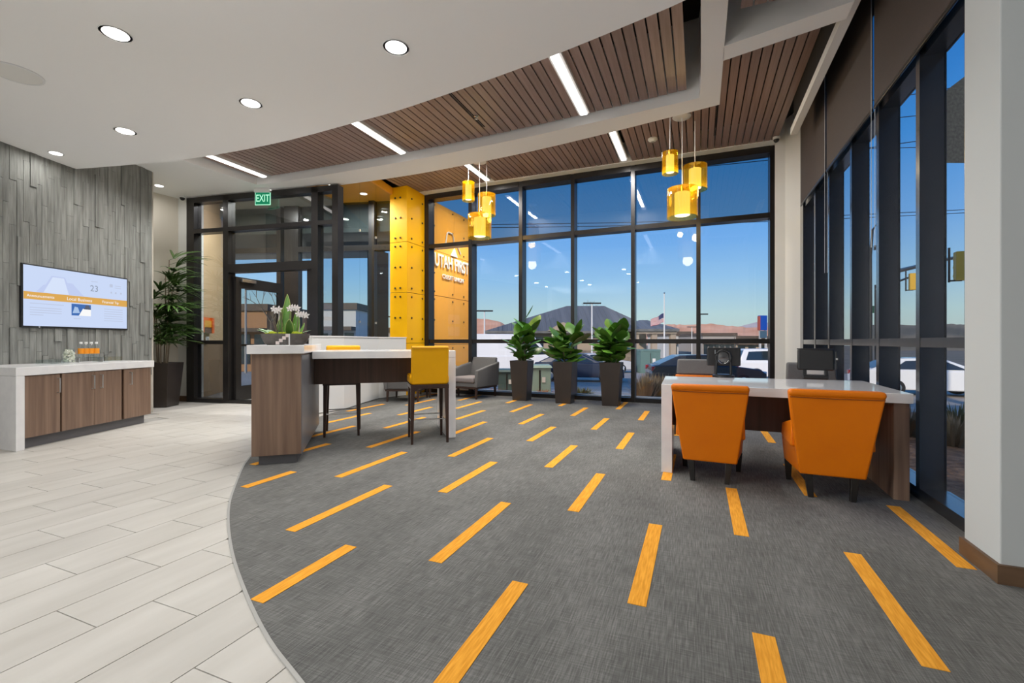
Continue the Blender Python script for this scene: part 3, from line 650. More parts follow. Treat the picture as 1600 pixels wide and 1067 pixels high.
for i in range(70):
    a, r, z = rnd.uniform(0, 6.3), .054*math.sqrt(rnd.random()), rnd.uniform(.015, .16)
    mm.frustum((r*math.cos(a), r*math.sin(a)), .022, .022, z-.009, (r*math.cos(a)+.004, r*math.sin(a)), .018, .022, z+.009)
tag(mm.build('mints', mint, t), kind='stuff')
t = thing('bottle_stand', 'small clear riser under the orange labelled bottles', 'stand', (*at(138.5, 5.95), zt), ca_-.35)
MB().box(-.14, .14, -.06, .06, .055, .064).build('shelf', M['glass_jar'], t)
for sx_ in (-.13, .125): MB().box(sx_, sx_+.008, -.06, .06, 0, .055).build('leg', M['brushed'], t)
lbl = mat('bottle_label', (.85, .30, .012), .4)
for i in range(4):
    lab = ['leftmost clear bottle with orange label beside the jar', 'second clear bottle from the glass jar', 'third clear bottle from the glass jar', 'orange labelled bottle farthest from the jar in its row'][i]
    t = thing('bottle', lab, 'bottle', (*at(126.5+8.0*i, 5.89+.04*i), zt+.064), 0, 'orange labelled bottles on the credenza')
    MB().lathe([(.029, 0), (.031, .01), (.031, .12), (.028, .14), (.014, .17), (.014, .18)], 16).build('body', M['glass_jar'], t, smooth=60)
    MB().lathe([(.0318, .045), (.0318, .115)], 16, cap=False).build('label', lbl, t, smooth=60)
    MB().lathe([(.016, .172), (.016, .20)], 14).build('cap', M['white_plastic'], t, smooth=40)
# ---------------------------------------------------------------- wall screen
sv = Vector((-.316, .949, 0)); tvc = WP+sv*.88; nrm = Vector((.949, .316, 0))
tv = thing('wall_screen', 'wide wall screen showing an announcement slide on the slate wall', 'television', (tvc.x-nrm.x*.012, tvc.y-nrm.y*.012, 1.30), WA+PI)
# local: x to the viewer's left when facing it -> mirror so +x runs along the wall away from the viewer
TW = .697
XS = -1   # content x grows to the right of the viewer = +along wall = -local x
MB().box(-TW, TW, -.02, .05, 0, .775).build('housing', M['black_plastic'], tv, bev=.004)
scr = MB().box(-TW+.017, TW-.017, .050, .052, .022, .758).build('screen', emis('screen_blue', (.60, .70, .93), 1.0), tv)
def panel(nm, x0, x1, z0, z1, m, y=.0528): return MB().box(-TW+.017+x0*(2*TW-.034), -TW+.017+x1*(2*TW-.034), y-.0004, y, .022+z0*.736, .022+z1*.736).build(nm, m, scr)
# screen text faces +y local; mirror x so it reads from the room
def tloc(u, v): return T(-TW+.017+(1-u)*(2*TW-.034), .0534, .022+v*.736) @ RZ(PI) @ Matrix.Rotation(PI/2, 4, 'X')
flip = lambda a, b: (1-b, 1-a)
pale = emis('slide_pale', (.68, .77, .96), 1.0); mid = emis('slide_mid', (.54, .62, .88), 1.0); org = emis('slide_orange', (.72, .40, .10), 1.0); slg = emis('slide_grey', (.28, .33, .42), 1.0); lgr = emis('slide_line', (.52, .58, .74), 1.0); wh = emis('slide_white', (.95, .95, .95), 1.0)
def poly(nm, pts, m, y=.0526): 
    P = [(-TW+.017+(1-u)*(2*TW-.034), .022+v*.736) for u, v in pts]
    MB().prism(P, -y-.0004, -y, Matrix(((1, 0, 0, 0), (0, 0, -1, 0), (0, 1, 0, 0), (0, 0, 0, 1)))).build(nm, m, scr)
poly('slide_mesa', [(.10, .57), (.16, .70), (.18, .71), (.23, .87), (.35, .87), (.37, .78), (.42, .78), (.45, .72), (.53, .57)], mid)
poly('slide_mesa_face', [(.16, .57), (.24, .85), (.34, .85), (.385, .57)], pale, .0530)
panel('slide_band', *flip(0, 1), .44, .565, org, .0530)
ftext('slide_lettering', 'Announcements', .05, wh, scr, tloc(.14, .50), .0003, sx=.95)
ftext('slide_lettering', 'Local Business', .058, wh, scr, tloc(.49, .50), .0003)
ftext('slide_lettering', 'Financial Tip', .05, wh, scr, tloc(.81, .50), .0003)
ftext('slide_number', '23', .12, slg, scr, tloc(.635, .73), .0003)
for u0, u1, vs in ((.05, .34, (.37,)), (.05, .32, (.30, .26, .22)), (.05, .16, (.18,)), (.74, .95, (.36, .315, .27, .225, .18, .135)), (.43, .5, (.15,)), (.86, .93, (.83, .79)), (.6, .67, (.86,))):
    for v in vs: panel('slide_text_line', *flip(u0, u1), v, v+.012, lgr)
for u in (.81, .86, .92): panel('slide_icon', *flip(u, u+.018), .68, .715, lgr)
panel('slide_icon', *flip(.80, .835), .80, .86, lgr)
pb = emis('slide_photo_blue', (.06, .16, .45), 1.0); pd = emis('slide_photo_dark', (.10, .12, .18), 1.0)
panel('slide_photo', *flip(.41, .60), .21, .42, pb); poly('slide_photo_shape', [(.48, .21), (.52, .34), (.60, .33), (.60, .21)], wh, .0530); poly('slide_photo_shape', [(.53, .33), (.55, .41), (.58, .41), (.6, .33)], pd, .0530); poly('slide_photo_shape', [(.42, .25), (.44, .37), (.47, .36), (.49, .26)], emis('slide_photo_light', (.4, .55, .8), 1), .0532)
MB().box(TW-.2, TW-.185, .049, .0525, .006, .012).build('power_light', wh, tv)
# ---------------------------------------------------------------- bar table
BA = math.radians(40); BP = (-2.605, 4.626, 0)
bt = thing('bar_table', 'tall bar table with walnut pedestal, white top and white end leg', 'table', BP, BA)
MB().box(-2.0, -1.53, -.645, 1.02, 1.018, 1.098).build('raised_top', M['quartz'], bt, bev=.004)
MB().box(-1.97, -1.56, -.605, .98, .09, 1.018).build('pedestal', M['wood_cab'], bt, bev=.003)
MB().box(-1.562, -1.553, -.60, .975, .09, 1.0).build('side_panel', mat('laminate_grey', (.155, .155, .165), .32), bt)
MB().box(-1.92, -1.60, -.555, .93, 0, .09).build('toe_kick', M['toe'], bt)
MB().box(-1.53, 0, 0, .86, .945, 1.025).build('tabletop', M['quartz'], bt, bev=.004)
MB().box(-.085, 0, 0, .86, .02, .945).build('end_leg', M['quartz'], bt, bev=.003)
MB().box(-.08, -.005, .01, .85, 0, .02).build('leg_base', M['brushed'], bt)
MB().box(-1.55, -.085, .36, .48, .645, .945).build('apron', M['wood_dark'], bt, bev=.002)
def tob(u, v): return (BP[0]+u*math.cos(BA)-v*math.sin(BA), BP[1]+u*math.sin(BA)+v*math.cos(BA))
# bar stools (face +y)
def make_stool(label):
    t = thing('bar_stool', label, 'stool', group='yellow bar stools')
    lw = M['leg_wood']
    for sx_, y0, y1 in ((-.195, -.20, -.19), (.195, -.20, -.19), (-.19, .21, .19), (.19, .21, .19)):
        MB().frustum((sx_, y0), .026, .026, 0, (sx_*.95, y1), .046, .046, .63).build('leg', lw, t, bev=.004)
    MB().box(-.21, .21, -.215, .215, .61, .655).build('seat_frame', lw, t, bev=.004)
    MB().box(-.215, .215, -.20, .235, .655, .76).build('seat', M['yellow_leather'], t, bev=.03, seg=4, smooth=60)
    r = lambda y, z, w, th: [(-w, y, z), (w, y, z), (w, y+th, z), (-w, y+th, z)]
    MB().loft([r(-.215, .655, .20, .07), r(-.225, .80, .203, .07), (r(-.255, 1.055, .205, .06)), r(-.258, 1.08, .203, .055)]).build('backrest', M['yellow_leather'], t, bev=.02, seg=4, smooth=60)
    MB().tube([(-.20, -.262, 1.062), (.20, -.262, 1.062)], .004, 6).build('piping', mat('yellow_piping', (.75, .40, .02), .4), t)
    ch = M['chrome']
    for a, b in (((-.192, -.199, .27), (.192, -.199, .27)), ((-.187, .206, .27), (.187, .206, .27))): MB().tube([a, b], .007, 8).build('footrest', ch, t)
    for sx_ in (-.19, .19): MB().tube([(sx_, -.199, .235), (sx_, .206, .235)], .007, 8).build('footrest', ch, t)
    return t
s1 = make_stool('yellow bar stool with its back to the lobby by the white end leg'); s1.location = (*tob(-.315, .055), 0); s1.rotation_euler = (0, 0, BA)
s2 = copy_tree(s1); s2['label'] = 'yellow bar stool on the far side of the bar table, mostly hidden'; s2.location = (*tob(-1.265, .755), 0); s2.rotation_euler = (0, 0, BA+PI)
# planter bowl on the raised top
bx, by = at(446, 4.30)
bw = thing('planter_bowl', 'low oval concrete bowl of orchids, snake plants and moss', 'planter', (bx, by, 1.098), YAW+.06)
def oval(rx, ry, z, n=28): return [(rx*math.cos(2*PI*i/n), ry*math.sin(2*PI*i/n), z) for i in range(n)]
MB().loft([oval(.165, .085, 0), oval(.19, .10, .02), oval(.215, .118, .07), oval(.222, .122, .105), oval(.21, .112, .105), oval(.20, .105, .085)]).build('bowl', M['bowl'], bw, smooth=50)
MB().loft([oval(.20, .105, .08), oval(.19, .1, .09)]).build('soil', M['soil'], bw)
for i in range(22):
    a = rnd.uniform(0, 6.3); r = math.sqrt(rnd.random()); q = MB(); s_ = rnd.uniform(.022, .036)
    q.loft([oval(s_*.7, s_*.7, 0, 9), oval(s_, s_, s_*.5, 9), oval(s_*.7, s_*.7, s_*1.1, 9), oval(s_*.2, s_*.2, s_*1.25, 9)])
    q.build('moss', M['moss'], bw, loc=(.185*r*math.cos(a), .095*r*math.sin(a), .085), smooth=70)
def blade(L, w, bend, lean, cup=.25, n=7, prof=None):
    """a leaf: base at the origin, growing along +z, leaning to +x"""
    q = MB(); rows = []
    for i in range(n+1):
        t_ = i/n; ww = w*(prof(t_) if prof else math.sin(PI*min(1, .12+t_*.88))**.7)
        th = lean+bend*t_; z = L*t_*math.cos(lean+bend*t_*.5); x = L*t_*math.sin(lean+bend*t_*.5)
        nx, nz = -math.cos(th), math.sin(th)
        rows.append([(x-nx*cup*ww, -ww, z-nz*cup*ww), (x, 0, z), (x-nx*cup*ww, ww, z-nz*cup*ww)])
    v = [p for r in rows for p in r]; f = []
    for i in range(n):
        f += [(3*i, 3*i+1, 3*i+4, 3*i+3), (3*i+1, 3*i+2, 3*i+5, 3*i+4)]
    q.add(v, f); return q
for x, y, L_, w_, le, az in ((.0, .0, .40, .040, .03, 1.5), (-.025, .02, .29, .036, .05, 1.9), (.075, .0, .24, .042, .10, 1.2), (.045, -.02, .17, .034, .35, -1.2), (.105, .02, .14, .028, .4, .8), (-.055, .0, .16, .024, .2, 2.0)):
    q = blade(L_, w_, .12, le, .35); o = q.build('snake_leaf', M['leaf'], bw, loc=(x, y, .085), rz=az, smooth=60)
    for sd in (-1, 1):
        e = MB(); rows = q.v[0 if sd < 0 else 2::3]; e.tube(rows, .0028, 4).build('leaf_edge', M['snake_edge'], o)
for az, L_, x in ((2.9, .17, -.11), (3.4, .14, -.13), (2.4, .15, -.10), (.3, .13, .12), (3.8, .12, -.06)):
    blade(L_, .028, .9, .7, .2).build('orchid_leaf', M['leaf'], bw, loc=(x, -.01, .085), rz=az, smooth=60)
def blossom(par, p, s_=.031):
    q = MB()
    for k in range(5):
        a = 2*PI*k/5+.3
        q.add([(0, 0, 0), (s_*.7*math.cos(a-.5), -.004, s_*.7*math.sin(a-.5)), (s_*1.15*math.cos(a), .006, s_*1.15*math.sin(a)), (s_*.7*math.cos(a+.5), -.004, s_*.7*math.sin(a+.5))], [(0, 1, 2, 3)])
    q.lathe([(.006, -.008), (.003, .004)], 6, Matrix.Rotation(PI/2, 4, 'X'))
    return q.build('blossom', M['petal'], par, loc=p)
for x0, tip, n in ((-.03, (-.075, .33), 3), (.03, (.07, .35), 4), (.10, (.15, .285), 4)):
    st = MB().tube([(x0, 0, .08), (x0+(tip[0]-x0)*.2, 0, .08+tip[1]*.5), (x0+(tip[0]-x0)*.5, 0, tip[1]+.02), (tip[0], -.01, tip[1])], .003, 5).build('flower_stem', M['bark'], bw)
    for k in range(n): blossom(bw, (tip[0]+(k-1)*.024, -.02, tip[1]+rnd.uniform(-.012, .012)))
tw = MB()
for i in range(5):
    a = rnd.uniform(-.5, .5); p = Vector((-.07+rnd.uniform(-.02, .02), 0, .09)); P_ = [p]
    for k in range(5): p = p+Vector((a*.04+rnd.uniform(-.02, .02), rnd.uniform(-.01, .01), .045)); P_.append(p)
    tw.tube(P_, .0022, 4)
tw.build('dry_twigs', M['bark'], bw)
MB().box(.075, .125, .015, .02, .10, .20).build('plant_card', M['paper'], bw)
# acrylic leaflet holder in front of the bowl
ah = thing('leaflet_holder', 'small stepped clear leaflet holder in front of the planter bowl', 'holder', (*at(441, 4.06), 1.098), YAW+.1)
for k in range(4):
    MB().box(-.052+.028*k, -.022+.028*k, -.01, -.007, .005+.022*k, .034+.022*k).build('leaflet', mat('leaflet_pink', (.78, .66, .64), .5), ah)
    MB().box(-.055+.028*k, -.051+.028*k, -.012, .012, 0, .036+.022*k).build('divider', M['glass_jar'], ah)
MB().box(-.06, .066, -.014, .014, 0, .005).build('base', M['glass_jar'], ah)
MB().box(.058, .062, -.012, .012, 0, .10).build('divider', M['white_plastic'], ah)

# ---------------------------------------------------------------- desk, chairs and tablets on the right
dk = thing('desk', 'white topped desk with waterfall left leg and walnut right end', 'desk', (.55, 4.6, 0))
Q = lambda pts: [(x-.55, y-4.6) for x, y in pts]
MB().prism(Q([(-.30, 4.13), (1.39, 4.01), (1.42, 5.20), (-.33, 5.10)]), .692, .762).build('desktop', M['quartz_gloss'], dk, bev=.003)
MB().prism(Q([(-.30, 4.13), (-.212, 4.124), (-.24, 5.10), (-.33, 5.10)]), .0, .692).build('waterfall_leg', M['quartz'], dk, bev=.003)
MB().prism(Q([(1.285, 4.035), (1.375, 4.03), (1.40, 5.17), (1.31, 5.17)]), 0, .692).build('end_panel', M['wood_cab'], dk, bev=.003)
MB().prism(Q([(-.23, 4.60), (1.30, 4.55), (1.30, 4.58), (-.23, 4.63)]), .335, .692).build('modesty_panel', M['wood_dark'], dk)
def make_chair(label):
    t = thing('side_chair', label, 'chair', group='orange desk chairs'); ol = M['orange_leather']
    for x, y, x1, y1 in ((-.125, .03, -.14, .045), (.125, .03, .14, .045), (-.215, .455, -.22, .44), (.215, .455, .22, .44)):
        MB().frustum((x, y), .036, .036, 0, (x1, y1), .052, .052, .175).build('leg', M['leg_black'], t, bev=.003)
    r = lambda z, w, y0, y1: [(-w, y0, z), (w, y0, z), (w, y1, z), (-w, y1, z)]
    MB().loft([r(.170, .198, .0, .08), r(.44, .237, -.045, .06), r(.72, .273, -.105, -.01), r(.765, .279, -.115, -.025)]).build('backrest', ol, t, bev=.012, seg=3, smooth=50)
    MB().loft([r(.745, .281, -.125, -.02), r(.792, .278, -.13, -.03)]).build('top_roll', ol, t, bev=.02, seg=4, smooth=60)
    q = lambda z, w0, w1, y0, y1: [(-w0, y0, z), (w0, y0, z), (w1, y1, z), (-w1, y1, z)]
    MB().loft([q(.165, .195, .245, .06, .47), q(.36, .225, .262, .05, .48)]).build('seat_base', ol, t, bev=.01, smooth=50)
    MB().loft([q(.362, .21, .225, .04, .48), q(.45, .215, .228, .03, .485)]).build('seat_cushion', ol, t, bev=.028, seg=4, smooth=60)
    for sx_ in (-1, 1):
        m4 = Matrix.Scale(sx_, 4, (1, 0, 0))
        MB().loft([[(.215, .02, .36), (.255, .02, .36), (.250, .02, .56), (.210, .02, .56)], [(.222, .47, .36), (.266, .47, .36), (.262, .45, .47), (.222, .45, .47)]], m4).build('arm', ol, t, bev=.014, seg=3, smooth=60)
    sm = MB()
    sm.tube([(-.272, -.112, .738), (0, -.119, .735), (.272, -.112, .738)], .0035, 5)
    sm.build('seam', mat('orange_seam', (.26, .065, .004), .5), t)
    return t
c1 = make_chair('orange leather side chair before the desk by its white leg'); c1.location = (.078, 3.945, 0); c1.rotation_euler = (0, 0, -.05)
c = copy_tree(c1); c['label'] = 'orange leather side chair before the desk by its walnut end'; c.location = (.875, 3.845, 0); c.rotation_euler = (0, 0, -.04)
for lab, x, y, rz in (('orange chair with grey back behind the desk, left of the round based tablet', -.04, 6.30, PI-.05), ('orange chair with grey back behind the desk, hidden by the square legged tablet', 1.12, 5.72, PI)):
    c = copy_tree(c1); c['label'] = lab; c.location = (x, y, 0); c.rotation_euler = (0, 0, rz); c['group'] = 'orange chairs behind the desk'
    for ch in list(c.children):
        if ch.name.startswith(('backrest', 'top_roll', 'seam')): bpy.data.objects.remove(ch, do_unlink=True)
    r = lambda z, w, y0, y1: [(-w, y0, z), (w, y0, z), (w, y1, z), (-w, y1, z)]
    MB().loft([r(.170, .198, .0, .08), r(.44, .237, -.045, .06), r(.70, .245, -.09, -.0)]).build('lower_back', M['orange_leather'], c, bev=.012, seg=3, smooth=50)
    tag(MB().loft([r(.705, .235, -.09, -.01), r(.90, .225, -.12, -.05)]).build('backrest', M['grey_fabric'], c, bev=.02, seg=3, smooth=50), 'grey upper backrest')
# tablet stands
t = thing('tablet_stand', 'black tablet on round swivel stand with a ring shaped back', 'tablet', (*at(1130, 4.72), .762), YAW-.46+.1)
bp = M['black_plastic']
MB().lathe([(.105, 0), (.105, .018), (.09, .028), (.03, .03)], 28).build('base', bp, t, smooth=40)
for sx_ in (-.07, .075): MB().tube([(sx_, .0, .02), (sx_*.95, .0, .09), (sx_*.9, -.005, .17), (sx_*.8, -.01, .25)], [.014, .012, .012, .012], 8).build('arm', bp, t, smooth=50)
MB().box(-.155, .165, .005, .03, .115, .305).build('tablet', bp, t, bev=.012, seg=3)
ring = [(.072*math.cos(2*PI*i/24), -.012, .205+.072*math.sin(2*PI*i/24)) for i in range(25)]
MB().tube(ring, .010, 8).build('swivel_ring', bp, t, smooth=50)
MB().lathe([(.066, -.004), (.05, .004), (.0, .006)], 24, T(0, -.006, .205) @ Matrix.Rotation(PI/2, 4, 'X')).build('swivel_disc', M['frame_gloss'], t, smooth=50)
MB().tube([(.055*math.cos(a), -.02, .205+.066*math.sin(a)) for a in [PI*1.15+PI*.7*i/8 for i in range(9)]], .003, 5).build('silver_arc', M['brushed'], t)
MB().tube([(-.078, -.018, .24), (-.078, -.018, .28)], .003, 6).build('hinge_pin', M['brushed'], t)
t = thing('tablet_stand', 'black tilted tablet screen on square legged stand at desk end', 'tablet', (*at(1275, 4.46), .762), YAW-.62+.1)
R_ = Matrix.Rotation(-.10, 4, 'X')
MB().box(-.155, .150, -.02, .015, .085, .295, T(0, 0, 0) @ R_).build('tablet', bp, t, bev=.016, seg=3, smooth=60)
MB().box(-.158, .153, .0, .018, .292, .302, R_).build('top_lip', bp, t, bev=.003)
for sx_ in (-.095, .085): MB().frustum((sx_, .0), .035, .05, 0, (sx_, .02), .026, .03, .11).build('leg', bp, t, bev=.004)
MB().box(-.11, .10, -.04, .06, 0, .035).build('base', bp, t, bev=.006)
MB().box(-.075, .065, .02, .026, .045, .09).build('backing_plate', M['brushed'], t)
MB().box(.158, .17, -.01, .012, .10, .27, R_).build('card_reader', bp, t, bev=.003)
MB().lathe([(.009, 0), (.009, .012)], 10, T(.166, -.004, .20) @ Matrix.Rotation(PI/2, 4, 'X')).build('knob', M['brushed'], t)

# ---------------------------------------------------------------- grey tub armchairs
def make_arm(label):
    t = thing('armchair', label, 'armchair', group='grey lounge armchairs'); gf = M['grey_fabric']
    for x, y in ((-.31, .33), (.31, .33), (-.29, -.33), (.29, -.33)):
        MB().frustum((x, y), .028, .028, 0, (x*.98, y*.97), .044, .044, .22).build('leg', M['leg_wood'], t, bev=.003)
    MB().box(-.33, .33, -.34, .36, .20, .235).build('base_frame', M['leg_wood'], t, bev=.003)
    MB().box(-.29, .29, -.25, .35, .235, .31).build('seat_deck', gf, t, bev=.01)
    MB().box(-.275, .275, -.22, .375, .31, .43).build('seat_cushion', M['grey_seat'], t, bev=.04, seg=4, smooth=60)
    # back panel and sloping arm panels
    r = lambda z, w, y0, y1: [(-w, y0, z), (w, y0, z), (w, y1, z), (-w, y1, z)]
    MB().loft([r(.235, .30, -.33, -.22), r(.55, .32, -.36, -.26), r(.80, .30, -.40, -.33)]).build('backrest', gf, t, bev=.02, seg=3, smooth=60)
    for s_ in (-1, 1):
        m4 = Matrix.Scale(s_, 4, (1, 0, 0))
        prof = [(-.36, .72), (-.25, .69), (0, .645), (.36, .57)]
        rings = []
        for y, z in prof: rings.append([(.285, y, .235), (.35, y, .235), (.375, y, z-.02), (.36, y, z), (.315, y, z), (.295, y, z-.03)])
        MB().loft(rings, m4).build('arm', gf, t, bev=.012, smooth=60)
    return t
a1 = make_arm('grey tub armchair by the window beside the first fig planter'); a1.location = (-4.24, 8.30, 0); a1.rotation_euler = (0, 0, PI-.20)
for lab, x, y, rz in (('grey tub armchair showing its back beyond the bar table', -5.22, 7.38, .45-.1), ('grey armchair beside the orange pillar, glimpsed under the stool', -5.06, 8.27, PI+.9)):
    c = copy_tree(a1); c['label'] = lab; c.location = (x, y, 0); c.rotation_euler = (0, 0, rz)

# ---------------------------------------------------------------- planters
def fig_leaf_mesh(nm, L_, w_, m, bend):
    prof = lambda t_: max(.03, (math.sin(PI*min(1, t_*.93+.04))**.75)*(.62+.55*t_)*(1-.08*math.sin(t_*9)))
    q = blade(L_, w_, bend, .0, .22, 8, prof); me = q.mesh(nm, m)
    for p in me.polygons: p.use_smooth = True
    return me
FIG = [fig_leaf_mesh('leaf', .31, .105, M['leaf'], .5), fig_leaf_mesh('leaf', .26, .095, M['leaf'], .8), fig_leaf_mesh('leaf', .29, .10, M['leaf_light'], .35), fig_leaf_mesh('leaf', .22, .082, M['leaf'], .9)]
def fig(x, y, label, seed, tall, dens, spread):
    r = random.Random(seed)
    t = thing('potted_fig', label, 'potted plant', (x, y, 0), 0, 'fiddle leaf figs by the window')
    q = lambda w, z: [(-w, -w, z), (w, -w, z), (w, w, z), (-w, w, z)]
    MB().loft([q(.140, 0), q(.182, .765), q(.168, .765), q(.165, .70)]).build('pot', M['planter'], t, bev=.004)
    MB().box(-.163, .163, -.163, .163, .69, .72).build('soil', M['soil'], t)
    stems = []
    for k in range(4):
        a = k*1.6+r.uniform(-.3, .3); sx_ = spread*.45
        p = [(.05*math.cos(a), .05*math.sin(a), .70)]
        for j in range(1, 5): p.append((p[0][0]+math.cos(a)*sx_*j/4+r.uniform(-.015, .015), p[0][1]+math.sin(a)*sx_*j/4+r.uniform(-.015, .015), .70+(tall-.22)*j/4*(1 if k < 2 else .8)))
        stems.append(p); MB().tube(p, [.011, .010, .008, .007, .005], 6).build('stem', M['bark'], t, smooth=60)
    for k in range(dens):
        p = stems[k % 4]; u = (.06+.94*((k+.5)/dens+r.uniform(-.03, .03)))*3.999; u = min(3.999, max(.1, u)); i = int(u); f = u-i
        pos = [lerp(p[i][c], p[i+1][c], f) for c in (0, 1, 2)]
        az = r.uniform(0, 2*PI); h = (pos[2]-.70)/tall
        lean = r.uniform(.45, 1.25) if h < .5 else r.uniform(.1, .85)
        me = FIG[r.choice((0, 0, 1, 1, 3, 2 if h > .5 else 0))]
        s_ = r.uniform(1.0, 1.32)
        o = link('leaf', me, t, pos, (0, 0, 0), (s_, s_, s_)); o.rotation_euler = (Matrix.Rotation(az, 4, 'Z') @ Matrix.Rotation(lean, 4, 'Y') @ Matrix.Rotation(r.uniform(-.5, .5), 4, 'Z')).to_euler()
    return t
f1 = fig(-3.16, 8.20, 'fiddle leaf fig nearest the armchair, tallest and loosest', 3, .92, 46, .22)
link('leaf', FIG[2], f1, (.06, 0, 1.55), (0, .45, .1), (.5, .5, 1.1))
fig(-2.28, 8.12, 'fiddle leaf fig standing in the middle planter', 11, .80, 60, .32)
fig(-1.43, 8.12, 'bushiest fiddle leaf fig, in the planter nearest the desk', 23, .80, 84, .26)
# tall palm by the stone wall
pt = thing('potted_palm', 'tall potted palm between the stone wall and entry', 'potted plant', (-8.68, 5.04, 0))
q = lambda w, z: [(-w, -w, z), (w, -w, z), (w, w, z), (-w, w, z)]
MB().loft([q(.17, 0), q(.225, .76), q(.21, .76), q(.205, .70)]).build('pot', M['planter'], pt, bev=.004, rz=.5)
MB().box(-.2, .2, -.2, .2, .69, .71).build('soil', M['soil'], pt, rz=.5)
pr = random.Random(5)
def frond_mesh(nb):
    qq = MB()
    for i in range(nb):
        a = (i-(nb-1)/2)*.27; L_ = .50*(1-.12*abs(i-(nb-1)/2)/nb*2)
        b = blade(L_, .019, .75, .15, .3, 6, lambda t_: max(.15, math.sin(PI*min(1, .2+t_*.8))**.5))
        m4 = Matrix.Rotation(.95+pr.uniform(-.12, .12), 4, 'Y')
        qq.add([tuple(Matrix.Rotation(a, 4, 'Z') @ m4 @ Vector(v)) for v in b.v], b.f)
    return qq.mesh('frond', M['palm_leaf'])
FR = [frond_mesh(7), frond_mesh(6), frond_mesh(8)]
for k in range(6):
    a = k*1.05+.2; base = (.07*math.cos(a), .07*math.sin(a), .70); top = (.14*math.cos(a), .14*math.sin(a), [2.55, 2.05, 2.3, 1.65, 1.95, 1.45][k])
    MB().tube([base, tuple(lerp(base[c], top[c], .5)+.02*(c == 0) for c in range(3)), top], [.013, .011, .008], 6).build('cane', M['bark'], pt, smooth=60)
    n = int((top[2]-.85)/.085)
    for j in range(n):
        h = .98+(top[2]-.98)*(j+1)/n; f = (h-.70)/(top[2]-.70)
        for _ in range(60):
            az = pr.uniform(0, 2*PI); L_ = pr.uniform(.06, .17)
            ex, ey = -8.68+math.cos(az)*(L_+.50), 5.04+math.sin(az)*(L_+.50)
            if ex > -9.16 and ey < 5.58+.15*(ex+9.16) and ey > 4.5+.32*(-8.1-ex)+.1*(ex < -8.1): break
        else: continue
        p0 = Vector((lerp(base[0], top[0], f), lerp(base[1], top[1], f), h)); d_ = Vector((math.cos(az), math.sin(az), .45))
        p1 = p0+d_*L_
        o = link('frond', pr.choice(FR), pt, p1, (0, pr.uniform(-.25, .35)-.25*(f > .9), az), (1, 1, 1)); s_ = pr.uniform(.75, 1.05); o.scale = (s_,)*3
        MB().tube([p0, p1], .003, 4).build('leaf_stalk', M['palm_leaf'], pt)

# ---------------------------------------------------------------- pendant clusters
def pendant(label, x, y, z0, h, r, ri, zc):
    t = thing('pendant_light', label, 'pendant light', (x, y, z0), 0, 'amber glass drum pendants')
    MB().lathe([(r, 0), (r, h), (r-.006, h), (r-.006, 0)], 36, cap=False).build('glass_shade', M['amber_glass'], t, smooth=40)
    MB().lathe([(r-.004, h-.004), (r-.004, h)], 36).build('top_plate', M['amber_glass'], t, smooth=40)
    MB().lathe([(ri, h*.08), (ri, h*.86)], 28).build('inner_shade', M['shade_glow'], t, smooth=40)
    MB().lathe([(ri*.94, h*.075), (ri*.94, h*.08-.001)], 28).build('bottom_diffuser', M['shade_hot'], t)
    MB().lathe([(.02, h*.86), (.02, h+.03), (.008, h+.05)], 12).build('socket_cap', M['brushed'], t, smooth=40)
    MB().tube([(0, 0, h+.04), (0, 0, zc-z0)], .0065, 8).build('stem_rod', M['white_plastic'], t)
    l = bpy.data.lights.new('pendant_bulb', 'POINT'); l.energy = 7; l.color = (1, .8, .45); l.shadow_soft_size = ri
    o = bpy.data.objects.new('pendant_bulb', l); COL.objects.link(o); o.parent = t; o.location = (0, 0, -.05)
for cx, cy, d0, pc, nm in ((-.23, 7.05, 6.61, (1066, 1086, 1047), 'right'), (-3.69, 7.42, 8.26, (749.5, 760.5, 732), 'left')):
    t = thing('pendant_canopy', 'round white ceiling canopy holding the three %s pendants' % nm, 'ceiling canopy', (cx, cy, 4.40))
    MB().lathe([(.13, 0), (.13, -.012), (.12, -.02)], 28).build('plate', M['white_plastic'], t, smooth=40)
    big, med, sml = ((294, 340, 23), (258, 297, 18), (237, 272, 12)) if nm == 'right' else ((335, 372, 18.5), (303, 337, 14), (284, 314, 9.6))
    offs = (0, .14, -.06)
    for (ya, yb, rp), px, lab, dd in zip((big, med, sml), pc, ('largest and lowest', 'middle sized', 'smallest and highest'), offs):
        d_ = d0+dd; x, y = at(px, d_)
        r = rp*d_/711; zt_ = zat(ya, d_)-.01; zb = zat(yb, d_)+.0
        pendant('%s amber glass pendant of the cluster %s' % (lab, 'by the white corner column' if nm == 'right' else 'beside the orange pillar'), x, y, zb, zt_-zb, r, r*.50, 4.40)
# ---------------------------------------------------------------- outdoors
GZ = [(0, -.12), (9, -.15), (12, -.35), (22, -.90), (32, -1.1), (60, -1.9), (120, -2.6), (700, -4)]
def gz(x, y): return interp(GZ, math.hypot(x, y))
def sector(nm, r0, r1, a0, a1, m, dz=0, na=60, nr=8, label=None):
    q = MB(); rr = [r0+(r1-r0)*(i/nr) for i in range(nr+1)]
    v = []; f = []
    for r in rr:
        for k in range(na+1):
            a = a0+(a1-a0)*k/na; x, y = -r*math.sin(a), r*math.cos(a); v.append((x, y, gz(x, y)+dz))
    for i in range(nr):
        for k in range(na): f.append((i*(na+1)+k, i*(na+1)+k+1, (i+1)*(na+1)+k+1, (i+1)*(na+1)+k))
    q.add(v, f); return S(q.build(nm, m), label)
D = math.radians
m_gravel = mat('gravel', (.24, .12, .06), .95, noise=((9, 9, 9), (.50, .28, .16), .35, .7), bump=((22, 22, 22), 1.0, .05))
